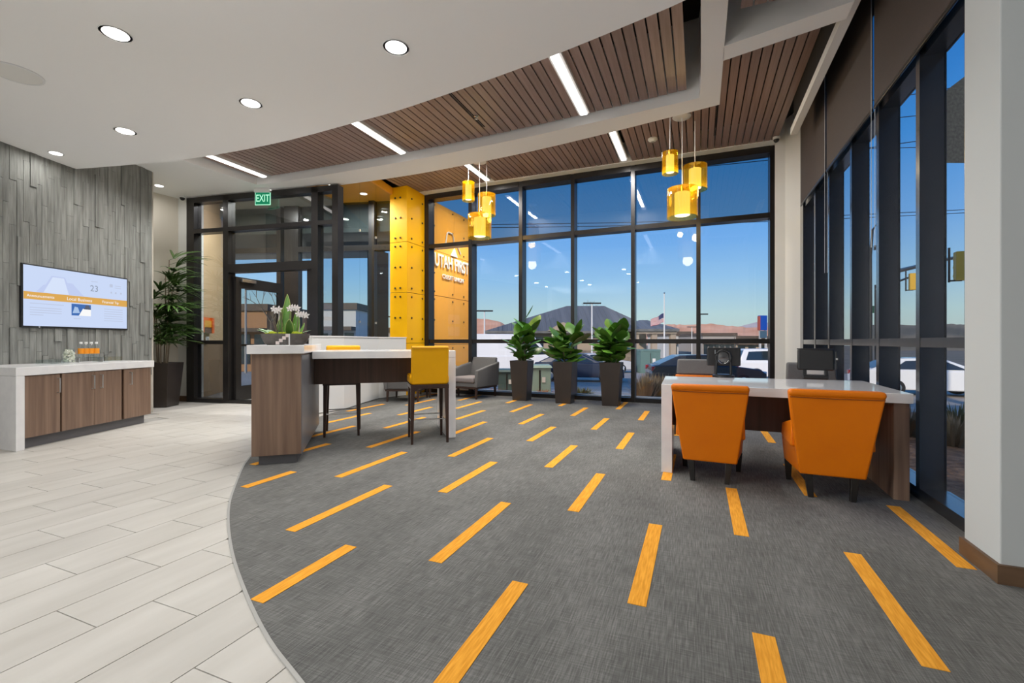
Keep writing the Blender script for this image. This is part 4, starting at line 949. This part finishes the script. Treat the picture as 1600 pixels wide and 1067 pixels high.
m_asph = mat('asphalt', (.38, .33, .27), .9, noise=((.6, .6, .6), (.46, .40, .33), .3, .7))
m_dirt = mat('dry_ground', (.22, .17, .12), .95, noise=((.05, .05, .05), (.13, .12, .08), .35, .65))
sector('ground', 1, 13.2, D(-95), D(95), m_gravel, 0, 90, 24, 'brown gravel bed outside the windows')
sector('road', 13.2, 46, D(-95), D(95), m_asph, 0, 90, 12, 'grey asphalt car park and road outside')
sector('ground', 46, 700, D(-95), D(95), m_dirt, 0, 90, 24, 'dry ground beyond the road')
sector('kerb', 13.1, 13.4, D(-95), D(95), mat('kerb', (.45, .44, .42), .9), .10, 120, 1, 'pale concrete kerb along the car park')
m_line = mat('road_line', (.60, .60, .58), .9)
for r in (15.2, 17.4, 20.2): sector('road_line', r, r+.22, D(-10), D(32), m_line, .012, 30, 1)
lawn = sector('ground', 6.5, 13.0, D(-75), D(-33), mat('lawn', (.10, .12, .03), .95, noise=((4, 4, 4), (.20, .18, .07), .35, .65), bump=((40,)*3, 1, .03)), .02, 30, 8, 'strip of green and dry grass outside the right windows')
sector('ground', 2, 6.6, D(-75), D(-25), mat('mulch', (.07, .05, .032), .95, noise=((14, 14, 14), (.24, .19, .12), .4, .68), bump=((30,)*3, 1, .05)), .02, 30, 10, 'dark dry mulch under the right windows')
# distant mesas and hills
def ridge(nm, label, pts, d, m, depth=60, base=-6):
    q = MB(); v = []; n = len(pts)
    for k, (px, py) in enumerate(pts):
        x, y = at(px, d); z = zat(py, d); bx_, by_ = at(px, d-depth); cx, cy = at(px, d+depth)
        zb = zat(lerp(py, 536, .55), d)
        mx, my = at(px, d-depth*.5)
        v += [(bx_, by_, base), (mx, my, zb*.9+rnd.uniform(-.3, .3)), (x, y, z), (cx, cy, base)]
    f = []
    for k in range(n-1):
        for j in range(3): f.append((4*k+j, 4*k+j+1, 4*k+5+j, 4*k+4+j))
    q.add(v, f); return S(q.build(nm, m), label)
m_red = mat('red_rock', (.62, .30, .18), .95, noise=((.02, .02, .12), (.74, .42, .28), .35, .65))
m_far = mat('grey_hill', (.36, .33, .36), .95, noise=((.01, .01, .05), (.46, .41, .42), .35, .65))
m_brush = mat('brush_hill', (.10, .095, .07), .95, noise=((.03, .03, .12), (.22, .19, .14), .35, .65))
def dense(pts, n=6, j=1.0):
    out = []
    for a, b in zip(pts, pts[1:]):
        for i in range(n): t_ = i/n; out.append((lerp(a[0], b[0], t_), lerp(a[1], b[1], t_)+rnd.uniform(-j, j)))
    return out+[pts[-1]]
ridge('hill', 'salmon red mesa left of the hip roof building', dense([(690, 500), (742, 497), (762, 499), (782, 503), (800, 515), (830, 533)], 4, .5), 620, m_red)
ridge('hill', 'long salmon mesa behind the low shops', dense([(1000, 512), (1045, 507), (1070, 507), (1110, 506), (1140, 509), (1165, 511), (1260, 512)], 6, .8), 640, m_red)
ridge('hill', 'grey mountain behind the blue pylon sign', dense([(1120, 520), (1150, 511), (1182, 503), (1200, 504), (1290, 514)], 4, .4), 900, m_far)
ridge('hill', 'dark brush covered ridge beyond the right windows', dense([(1330, 509), (1400, 507), (1435, 508), (1480, 506), (1510, 507), (1600, 506), (1750, 505)], 6, .7), 240, m_brush, 40)
ridge('hill', 'dry ridge beyond the entry doors', dense([(200, 515), (380, 512), (480, 514), (600, 511), (690, 512)], 6, .8), 500, m_red)

# cars -----------------------------------------------------------------
m_tyre = mat('tyre', (.012, .012, .012), .8); m_win = mat('car_window', (.02, .03, .04), .06, spec=.9); m_tail = mat('tail_lamp', (.35, .01, .015), .2); m_head = mat('head_lamp', (.75, .78, .8), .15)
def car(nm, label, x, y, head, body, prof, roof, L_, Wd, wheels=.32, wins=(), tails=(), z=None):
    """prof: side outline of the lower body (x,z); roof: outline of the cabin; wins: window polygons on the side"""
    t = thing(nm, label, 'van' if 'van' in nm else 'car', (x, y, gz(x, y) if z is None else z), head)
    MZ = lambda w: Matrix(((1, 0, 0, 0), (0, 0, 1, -w), (0, 1, 0, 0), (0, 0, 0, 1)))
    MB().prism(prof, 0, Wd, MZ(Wd/2)).build('body', body, t, bev=.05, seg=3, smooth=50)
    n = len(roof)
    cx = sum(p[0] for p in roof)/n
    zb = min(p[1] for p in roof); zt_ = max(p[1] for p in roof)
    ins = lambda z_: Wd/2-.03-.22*(z_-zb)/(zt_-zb)*.6
    rings = [[(p[0], -ins(p[1]), p[1]) for p in roof], [(p[0], ins(p[1]), p[1]) for p in roof]]
    MB().loft(rings).build('cabin', body, t, bev=.04, seg=3, smooth=50)
    for w in wins:
        for s_ in (-1, 1):
            pts_ = [(p[0], s_*(ins(p[1])+.012), p[1]) for p in w]; q = MB(); q.add(pts_, [tuple(range(len(pts_)))]); pts2 = [(p[0], s_*(ins(p[1])-.03), p[1]) for p in w]
            q = MB().loft([pts2, pts_]); q.build('window', m_win, t)
    # windscreen and rear screen panels follow the first and last roof slopes
    for a, b in ((roof[0], roof[1]), (roof[-2], roof[-1])):
        nx, nz = -(b[1]-a[1]), b[0]-a[0]; l = math.hypot(nx, nz); nx, nz = nx/l*.012, nz/l*.012
        if nz < 0: nx, nz = -nx, -nz
        A_ = (lerp(a[0], b[0], .1), lerp(a[1], b[1], .1)); B_ = (lerp(a[0], b[0], .88), lerp(a[1], b[1], .88))
        q = MB().loft([[(A_[0]-nx, -ins(A_[1])+.09, A_[1]-nz), (A_[0]-nx, ins(A_[1])-.09, A_[1]-nz), (B_[0]-nx, ins(B_[1])-.08, B_[1]-nz), (B_[0]-nx, -ins(B_[1])+.08, B_[1]-nz)],
                       [(A_[0]+nx, -ins(A_[1])+.09, A_[1]+nz), (A_[0]+nx, ins(A_[1])-.09, A_[1]+nz), (B_[0]+nx, ins(B_[1])-.08, B_[1]+nz), (B_[0]+nx, -ins(B_[1])+.08, B_[1]+nz)]])
        q.build('windscreen', m_win, t)
    for wx in (L_*.19, L_*.80):
        for s_ in (-1, 1):
            m4 = T(wx-L_/2, s_*(Wd/2-.10), wheels) @ Matrix.Rotation(PI/2, 4, 'X')
            wv = MB().lathe([(wheels, -.11), (wheels, .11)], 22, m4).build('wheel', m_tyre, t, bev=.02)
            MB().lathe([(wheels*.62, -.118), (wheels*.5, -.125), (wheels*.15, -.12)], 18, m4).lathe([(wheels*.62, .118), (wheels*.5, .125), (wheels*.15, .12)], 18, m4).build('hub', M['brushed'], wv)
    xl = min(p[0] for p in prof); xr = max(p[0] for p in prof)
    for s_ in (-1, 1):
        for (z0, z1) in tails: MB().box(xl-.01, xl+.16, s_*(Wd/2-.14)-.13, s_*(Wd/2-.14)+.155, z0, z1).build('tail_lamp', m_tail, t, bev=.03)
        MB().box(xr-.22, xr+.0, s_*(Wd/2-.2)-.17, s_*(Wd/2-.2)+.19, .62, .76).build('head_lamp', m_head, t, bev=.04)
    return t
def paint(nm, c): return mat(nm, c, .25, 0, coat=.6)
SED = ([(-2.3, .25), (-2.32, .75), (-2.2, 1.0), (-1.2, 1.02), (1.0, .98), (2.0, .85), (2.3, .68), (2.32, .25)], [(-2.05, 1.0), (-1.15, 1.42), (.15, 1.45), (1.25, .97)], [[(-1.35, 1.02), (-.95, 1.33), (-.35, 1.36), (-.35, 1.02)], [(-.28, 1.02), (-.28, 1.36), (.18, 1.36), (.85, 1.02)]])
VAN = ([(-3.0, .3), (-3.02, 1.3), (2.0, 1.3), (2.85, 1.05), (3.0, .8), (3.0, .3)], [(-2.98, 1.2), (-2.9, 2.62), (1.0, 2.62), (2.1, 1.25)], [[(.75, 1.35), (.75, 2.05), (1.22, 2.05), (1.85, 1.38)]])
SUV = ([(-2.3, .32), (-2.35, .9), (-2.3, 1.1), (1.1, 1.12), (2.1, 1.02), (2.3, .8), (2.32, .32)], [(-2.28, 1.08), (-2.0, 1.76), (.2, 1.78), (1.15, 1.1)], [[(-1.95, 1.18), (-1.8, 1.62), (-.8, 1.66), (-.8, 1.18)], [(-.72, 1.18), (-.72, 1.66), (.15, 1.66), (.8, 1.18)]])
x, y = at(805, 28.5); car('cargo_van', 'white high roof cargo van parked beyond the first fig', x, y, YAW+.03, paint('van_white', (.85, .86, .88)), VAN[0], VAN[1], 6.0, 2.0, .36, VAN[2], ((1.0, 1.5),))
x, y = at(905, 24); car('blue_car', 'dark blue sedan parked beyond the middle fig', x, y, YAW-.25, paint('car_blue', (.012, .022, .05)), *SED[:2], 4.6, 1.8, .32, SED[2], ((.72, .9),))
x, y = at(1098, 20); car('black_car', 'black sedan with red tail lamp parked beyond the desk', x, y, YAW-.12, paint('car_black', (.018, .018, .022)), *SED[:2], 4.6, 1.8, .32, SED[2], ((.74, .95),))
x, y = at(1218, 24.5); car('white_suv', 'white utility vehicle with red tail lamp beside the white column', x, y, YAW-.18, paint('suv_white', (.82, .84, .87)), *SUV[:2], 4.7, 1.9, .38, SUV[2], ((.72, 1.1),))
x, y = at(1448, 17.5); car('white_hatchback', 'white hatchback seen between the right window mullions', x, y, YAW-.35, paint('hatch_white', (.82, .85, .87)), *SED[:2], 4.2, 1.75, .32, SED[2], ((.72, .9),))
x, y = at(938, 34); car('white_car', 'white car roof beyond the dark blue sedan', x, y, YAW+.1, paint('car_white2', (.62, .63, .65)), *SED[:2], 4.5, 1.8, .32, SED[2], ((.72, .9),))
# low roofed corner building (hip roof)
hb = thing('hip_roof_building', 'tan building with grey standing seam hip roof and porch beyond the figs', 'building', (*at(905, 62), -2.0), YAW)
k = 62/711.
m_roof = mat('metal_roof', (.135, .135, .13), .5, noise=((1.5, .05, .05), (.18, .18, .172), .4, .6)); m_stucco = mat('stucco', (.42, .34, .26), .9); m_stone = mat('stone_base', (.30, .25, .20), .9, noise=((1.2, 1.2, 2.5), (.20, .17, .14), .4, .6)); m_fas = mat('fascia', (.10, .07, .05), .7)
px2 = lambda px: (px-905)*k
zz = lambda py: zat(py, 62)+2.0
MB().box(px2(775), px2(1015), 1.5, 16, 0, zz(517)).build('walls', m_stucco, hb)
MB().box(px2(775)-.1, px2(1015)+.1, 1.35, 16, 0, zz(548)).build('stone_wainscot', m_stone, hb)
def hip(par, x0, x1, y0, y1, ze, rx0, rx1, ry, zr, m, nm='roof'):
    q = MB(); q.add([(x0, y0, ze), (x1, y0, ze), (x1, y1, ze), (x0, y1, ze), (rx0, ry, zr), (rx1, ry, zr), (x0, y0, ze-.3), (x1, y0, ze-.3), (x1, y1, ze-.3), (x0, y1, ze-.3)],
                    [(0, 1, 5, 4), (1, 2, 5), (2, 3, 4, 5), (3, 0, 4), (6, 7, 1, 0), (7, 8, 2, 1), (8, 9, 3, 2), (9, 6, 0, 3), (6, 9, 8, 7)])
    r = q.build(nm, m, par)
    n = int((x1-x0)/.6); sm = MB()
    for i in range(1, n):          # standing seams down the front slope
        xx = x0+(x1-x0)*i/n
        if xx < rx0: f = (xx-x0)/(rx0-x0)
        elif xx > rx1: f = (x1-xx)/(x1-rx1)
        else: f = 1
        sm.tube([(xx, y0, ze+.02), (xx, lerp(y0, ry, f), lerp(ze, zr, f)+.02)], .03, 4)
    tag(sm.build('standing_seams', m, r), kind='stuff'); return r
hip(hb, px2(757), px2(1030), 0, 17.5, zz(517), px2(898), px2(965), 9, zz(470), m_roof)
hip(hb, px2(975), px2(1047), -3.5, 8, zz(515), px2(1005), px2(1018), 2, zz(499), m_roof, 'porch_roof')
for p in (985, 1012, 1040): MB().box(px2(p)-.35, px2(p)+.35, -3, -2.3, 0, zz(517)).build('porch_pillar', m_stucco, hb); 
MB().box(px2(980), px2(1044), -3.2, -2.2, zz(522), zz(515)).build('porch_beam', m_stucco, hb)
for a, b in ((838, 850), (868, 880), (955, 968)): MB().box(px2(a), px2(b), 1.42, 1.55, zz(545), zz(527)).build('window', m_win, hb)
g = MB(); g.prism([(px2(855), zz(517)), (px2(905), zz(517)), (px2(880), zz(503))], -.2, 4, Matrix(((1, 0, 0, 0), (0, 0, 1, 0), (0, 1, 0, 0), (0, 0, 0, 1)))); g.build('gable', m_stucco, hb)
# simple shops in the distance
def shop(label, px0, px1, pyt, d, m, band=None, depth=14, wins=0, group=None):
    x, y = at((px0+px1)/2, d); t = thing('shop_building', label, 'building', (x, y, gz(x, y)), YAW, group)
    w = (px1-px0)/711*d/2; h = zat(pyt, d)-gz(x, y)
    MB().box(-w, w, 0, depth, 0, h).build('walls', m, t)
    MB().box(-w-.2, w+.2, -.25, depth, h-.1, h+.5).build('parapet', band or m_fas, t)
    if wins:
        for i in range(wins):
            c = -w+2*w*(i+.5)/wins
            MB().box(c-w/wins*.7, c+w/wins*.7, -.06, .1, h*.12, h*.6).build('window', m_win, t)
        MB().box(-w, w, -1.2, 0, h*.64, h*.70).build('awning', m_fas, t)
    return t
m_grey = mat('shop_grey', (.40, .37, .34), .9); m_tan = mat('shop_tan', (.50, .40, .30), .9); m_brown = mat('shop_brown', (.42, .22, .11), .9); m_wh = mat('shop_white', (.58, .57, .55), .9)
shop('pale low shop right of the flagpole', 1045, 1060, 524, 90, m_wh, wins=1)
shop('brown low shop between flagpole and mullion', 1060, 1082, 521, 110, m_stucco, wins=3)
shop('long grey shop with dark windows behind the black tablet', 1098, 1150, 524, 92, m_grey, wins=6)
shop('tan shop left of the blue pylon sign', 1150, 1200, 528, 110, m_tan, wins=3)
shop('brown brick shop seen through the open entry door', 372, 417, 484, 40, m_brown, wins=2, depth=10)
shop('low tan shop beyond the entry, behind the orchids', 424, 468, 492, 56, m_tan, wins=2, depth=10)
shop('white shop with grey band seen through the vestibule glass', 495, 556, 482, 42, m_wh, wins=3, depth=10)
shop('dark low shop behind the frameless glass panels', 560, 640, 518, 60, m_grey, wins=4)
# pylon sign
x, y = at(1192, 80); t = thing('pylon_sign', 'tall blue pylon sign beside the white column', 'sign', (x, y, gz(x, y)), YAW); k8 = 80/711.; b0 = -gz(x, y)
for s_ in (-.5, .5): MB().box(s_-.14, s_+.14, -.15, .15, 0, zat(515, 80)+b0).build('post', m_wh, t)
MB().box(-.75, .62, -.3, .3, zat(516, 80)+b0, zat(493, 80)+b0).build('cabinet', mat('pylon_blue', (.006, .07, .42), .4), t, bev=.05)
MB().box(-.78, -.62, -.34, .34, zat(516, 80)+b0, zat(494, 80)+b0).build('side_stripe', mat('pylon_red', (.5, .10, .06), .4), t)
MB().box(-.6, .6, -.2, .2, zat(528, 80)+b0, zat(517, 80)+b0).build('lower_panel', mat('pylon_slate', (.06, .12, .18), .5), t)
# flagpole and flag
x, y = at(1038, 48); t = thing('flagpole', 'white flagpole in front of the hip roof porch', 'flagpole', (x, y, gz(x, y))); b0 = -gz(x, y)
MB().tube([(0, 0, 0), (0, 0, zat(459, 48)+b0)], [.11, .05], 10).build('pole', M['white_plastic'], t, smooth=60); MB().lathe([(.01, -.1), (.1, 0), (.01, .1)], 10).build('finial', M['brushed'], t, loc=(0, 0, zat(459, 48)+b0+.08))
fl_ = thing('flag', 'red and white striped flag with blue canton drooping from the pole', 'flag', (x, y, zat(489, 48)), YAW)
FLW, FLH = 1.95, 1.1
def fpt(u, v): return (-u*1.42, .10*math.sin(u*7+v*2), -u*.72-v*.95*(1-.22*u)+.05*math.sin(u*9))
rd = mat('flag_red', (.42, .03, .04), .8); wf = mat('flag_white', (.75, .72, .72), .8); bl = mat('flag_blue', (.02, .03, .12), .8)
for i in range(13):
    q = MB(); v = []; f = []; u0 = .42 if i < 7 else 0
    for k in range(9):
        u = lerp(u0, 1, k/8)
        for vv in (i/13, (i+1)/13): v.append(fpt(u, vv))
    v += [(a, b+.012, c) for a, b, c in v]
    for k in range(8): f += [(2*k, 2*k+1, 2*k+3, 2*k+2), (18+2*k, 18+2*k+2, 18+2*k+3, 18+2*k+1)]
    q.add(v, f); q.build('stripe', rd if i % 2 == 0 else wf, fl_)
q = MB(); v = [fpt(.42*k/4, vv) for k in range(5) for vv in (0, 7/13)]; v += [(a, b+.012, c) for a, b, c in v]
q.add(v, [(2*k, 2*k+1, 2*k+3, 2*k+2) for k in range(4)]+[(10+2*k, 10+2*k+2, 10+2*k+3, 10+2*k+1) for k in range(4)]); q.build('canton', bl, fl_)
# lamp posts
def lamp(label, px, pyt, d, two=0):
    x, y = at(px, d); g0 = gz(x, y); h = zat(pyt, d)-g0; t = thing('street_lamp', label, 'street lamp', (x, y, g0), YAW)
    MB().tube([(0, 0, 0), (0, 0, h)], [.10, .07], 8).build('pole', M['white_plastic'] if two else m_grey, t)
    for s_ in ((-1, 1) if two else (1,)): MB().box(min(0, s_*.9), max(0, s_*.9), -.15, .15, h-.05, h+.08).build('lamp_head', M['frame_dark'], t)
lamp('street lamp left of the hip roof building', 757, 486, 48, 1); lamp('white street lamp rising over the hip roof', 925, 474, 46, 1); lamp('street lamp just right of the window mullion', 1094, 491, 55); lamp('street lamp over the low shops by the flagpole', 1081, 511, 90, 1); lamp('thin lamp post seen through the open door', 384, 452, 36); lamp('lamp post seen beyond the frameless glass', 603, 495, 50)
# utility boxes
def ubox(label, px0, px1, py0, d, col, h=None, dep=.8):
    x, y = at((px0+px1)/2, d); g0 = gz(x, y); w = (px1-px0)/711*d/2; t = thing('utility_box', label, 'utility box', (x, y, g0), YAW); h = zat(py0, d)-g0; m = mat('box_green', col, .6)
    MB().box(-w, w, 0, dep, 0, h*.92).build('body', m, t, bev=.02)
    q = MB().frustum((0, dep/2), 2*w+.08, dep+.08, h*.92, (0, dep/2), 2*w, dep, h); q.build('lid', m, t)
    MB().box(-.02, .02, -.02, .01, h*.1, h*.85).build('door_seam', M['frame_dark'], t); MB().box(w*.2, w*.5, -.015, .01, h*.45, h*.62).build('warning_label', M['paper'], t)
ubox('green transformer box on the kerb left of the flagpole', 1001, 1032, 546, 33, (.10, .19, .17), dep=1.5)
ubox('pale green utility cabinet between first and middle fig planters', 826, 861, 571, 12.6, (.30, .42, .36))
ubox('dark green utility cabinet beside the grey armchair', 778, 806, 578, 13.0, (.07, .12, .115))
# power lines and traffic signals
pl = MB()
def wire(nm, lab, a, b, r=.03, sag=.4):
    p = [(lerp(a[0], b[0], i/16), lerp(a[1], b[1], i/16), lerp(a[2], b[2], i/16)-sag*math.sin(PI*i/16)) for i in range(17)]
    tag(MB().tube(p, r, 5).build(nm, M['frame_dark']), lab, 'cable')
def P3(px, py, d): return (*at(px, d), zat(py, d))
wire('power_line', 'upper overhead cable crossing the tinted top panes', P3(560, 352, 40), P3(1560, 325, 40)); wire('power_line', 'lower overhead cable crossing the tinted top panes', P3(560, 357, 40), P3(1560, 330, 40))
wire('power_line', 'highest overhead cable at the top right far pane', P3(900, 276, 36), P3(1600, 196, 30)); wire('power_line', 'overhead cable seen high between right mullions', P3(1340, 160, 30), P3(1800, 60, 24), .025)
wire('power_line', 'overhead cable seen mid height between right mullions', P3(1340, 190, 30), P3(1800, 110, 24), .025); wire('power_line', 'lowest overhead cable behind the right mullions', P3(1340, 232, 30), P3(1800, 190, 24), .025)
my_ = mat('signal_yellow', (.62, .36, .01), .45)
def signal(label, px, py0, py1, d, arm_to):
    x, y = at(px, d); z0, z1 = zat(py1, d), zat(py0, d); t = thing('traffic_signal', label, 'traffic light', (x, y, z0), YAW-.45); h = z1-z0
    MB().box(-.18, .18, -.13, .13, 0, h).build('housing', my_, t, bev=.02)
    for i in range(3): MB().tube([(0, .13, h*(.2+.3*i)), (0, .34, h*(.2+.3*i))], .12, 12).build('visor', my_, t)
    MB().tube([(-.32, 0, -.05), (-.32, 0, h+.15)], .035, 8).build('bracket', M['frame_dark'], t); MB().tube([(-.32, 0, .0), (0, 0, .0)], .03, 6).build('bracket', M['frame_dark'], t)
    a = Vector(arm_to)-Vector((x, y, z0)); a = Matrix.Rotation(-(YAW-.45), 4, 'Z') @ a
    MB().tube([(0, 0, h*.85), tuple(a)], [.05, .10], 8).build('mast_arm', M['frame_dark'], t); MB().tube([(a.x, a.y, a.z+.3), (a.x, a.y, gz(arm_to[0], arm_to[1])-z0-.1)], .13, 10).build('pole', M['frame_dark'], t)
signal('nearer yellow traffic signal next to the white pier', 1503, 393, 438, 15, P3(1400, 424, 22)); signal('farther yellow traffic signal between two mullions', 1427, 427, 453, 25, P3(1370, 452, 30))
x, y = at(1360, 32); g0 = gz(x, y); t = thing('street_lamp', 'curved arm signal pole seen between right mullions', 'street lamp', (x, y, g0)); 
arm_ = [(0, 0, 0), (0, 0, zat(400, 32)-g0), (.1, -.1, zat(360, 32)-g0), (.7*FX[0], .7*FX[1], zat(341, 32)-g0)]
MB().tube(arm_, [.14, .10, .07, .05], 8).build('pole', M['frame_dark'], t); MB().box(.2, .6, -.1, .1, zat(391, 32)-g0, zat(384, 32)-g0).build('signal_camera', M['frame_dark'], t); MB().box(-.1, .75, -.05, .05, zat(489, 32)-g0, zat(478, 32)-g0).build('pole_sign', mat('pole_sign', (.05, .22, .08), .5), t)
# dark canopy edge outside the right windows
cn = struct('roof', 'dark canopy roof seen high through the nearest right window', loc=(*at(1479, 9), 0), rz=YAW)
cm = mat('canopy_dark', (.035, .038, .035), .9, noise=((20, 20, 20), (.065, .068, .06), .35, .65))
MB().loft([[(0, 0, 4.66), (2.9, 0, 4.66), (2.9, 0, 8.3), (0, 0, 6.1)], [(2.3, 2.2, 5.52), (5.2, 2.2, 5.52), (5.2, 2.2, 8.3), (2.3, 2.2, 6.1)]]).build('canopy', cm, cn)
MB().box(2.4, 2.7, .8, 1.1, -.4, 4.66).build('post', M['frame_dark'], cn)
# dry shrubs and grasses outside
def shrub(label, px, d, h, w, n, col, seed, bladed=True):
    r = random.Random(seed); x, y = at(px, d); q = MB()
    for i in range(n):
        a = r.uniform(0, 2*PI); l = r.uniform(.6, 1)*h; o = r.uniform(0, w*.4); le = r.uniform(.1, .9)
        p = Vector((o*math.cos(a), o*math.sin(a), 0)); e = p+Vector((math.cos(a)*le*w, math.sin(a)*le*w, l*(1-.3*le))); s_ = Vector((-math.sin(a), math.cos(a), 0))*.012
        mid_ = p.lerp(e, .55)+Vector((0, 0, .1*l))
        q.add([p-s_, p+s_, mid_+s_, mid_-s_, e], [(0, 1, 2, 3), (3, 2, 4)])
    t = thing('dry_shrub', label, 'shrub', (x, y, gz(x, y)-.02)); tag(q.build('foliage', col, t), kind='stuff'); MB().tube([(0, 0, 0), (0, 0, h*.4)], .02, 5).build('stem', M['bark'], t)
straw = mat('straw', (.30, .235, .15), .9); olive = mat('olive', (.14, .15, .07), .9); rust = mat('rust_leaf', (.30, .13, .05), .9)
for i, (px, d, h, w, n, c, lab) in enumerate([(1008, 10.6, .85, .45, 260, straw, 'tall straw coloured grass clump against the glass left of the desk'), (1030, 10.9, .8, .45, 260, straw, 'straw grass clump outside, right against the desk leg'), (1047, 11.6, .7, .5, 220, straw, 'dry grass clump outside behind the desk edge'),
                                       (910, 11.6, .38, .40, 160, olive, 'small grey green shrub between middle and right planters'), (850, 11.4, .30, .4, 140, rust, 'low rusty shrub below the pale utility cabinet'), (753, 12.4, .28, .5, 140, rust, 'low rusty shrub behind the grey armchair'), (770, 12.2, .3, .45, 120, rust, 'second rusty shrub right of the armchair'),
                                       (1055, 42, 1.6, 1.4, 160, straw, 'dry bush beside the foot of the flagpole'), (1070, 55, 1.5, 2.2, 160, olive, 'olive bush before the brown low shop'), (1490, 5.6, .5, .4, 200, straw, 'dry grass tuft outside by the white pier'), (1496, 7.6, .42, .5, 160, olive, 'olive grass tuft on the lawn outside'), (1418, 6.2, .5, .4, 160, straw, 'dry grass tuft behind the desk end outside')]): shrub(lab, px, d, h, w, n, c, 40+i)
# bare tree above the hip roof
def bare_tree(label, px, d, h, seed):
    r = random.Random(seed); x, y = at(px, d); t = thing('bare_tree', label, 'tree', (x, y, gz(x, y))); tr_ = MB().tube([(0, 0, 0), (.05, 0, h*.45)], [.10, .06], 6).build('trunk', M['bark'], t); q = MB()
    def rec(p, dr, l, rad, k):
        e = p+dr*l; q.tube([p, e], [rad, rad*.6], 4)
        if k:
            for _ in range(3): rec(e, (dr+Vector((r.uniform(-.7, .7), r.uniform(-.7, .7), r.uniform(-.1, .4)))).normalized(), l*.68, rad*.6, k-1)
    rec(Vector((.05, 0, h*.42)), Vector((0, 0, 1)), h*.24, .05, 3); q.build('branches', M['bark'], t)
bare_tree('bare tree rising behind the hip roof', 912, 85, 11.5, 2); bare_tree('bare tree seen through the open entry door', 422, 20, 4.4, 4); bare_tree('bare small tree before the shops behind the tablets', 1147, 60, 4.2, 6)
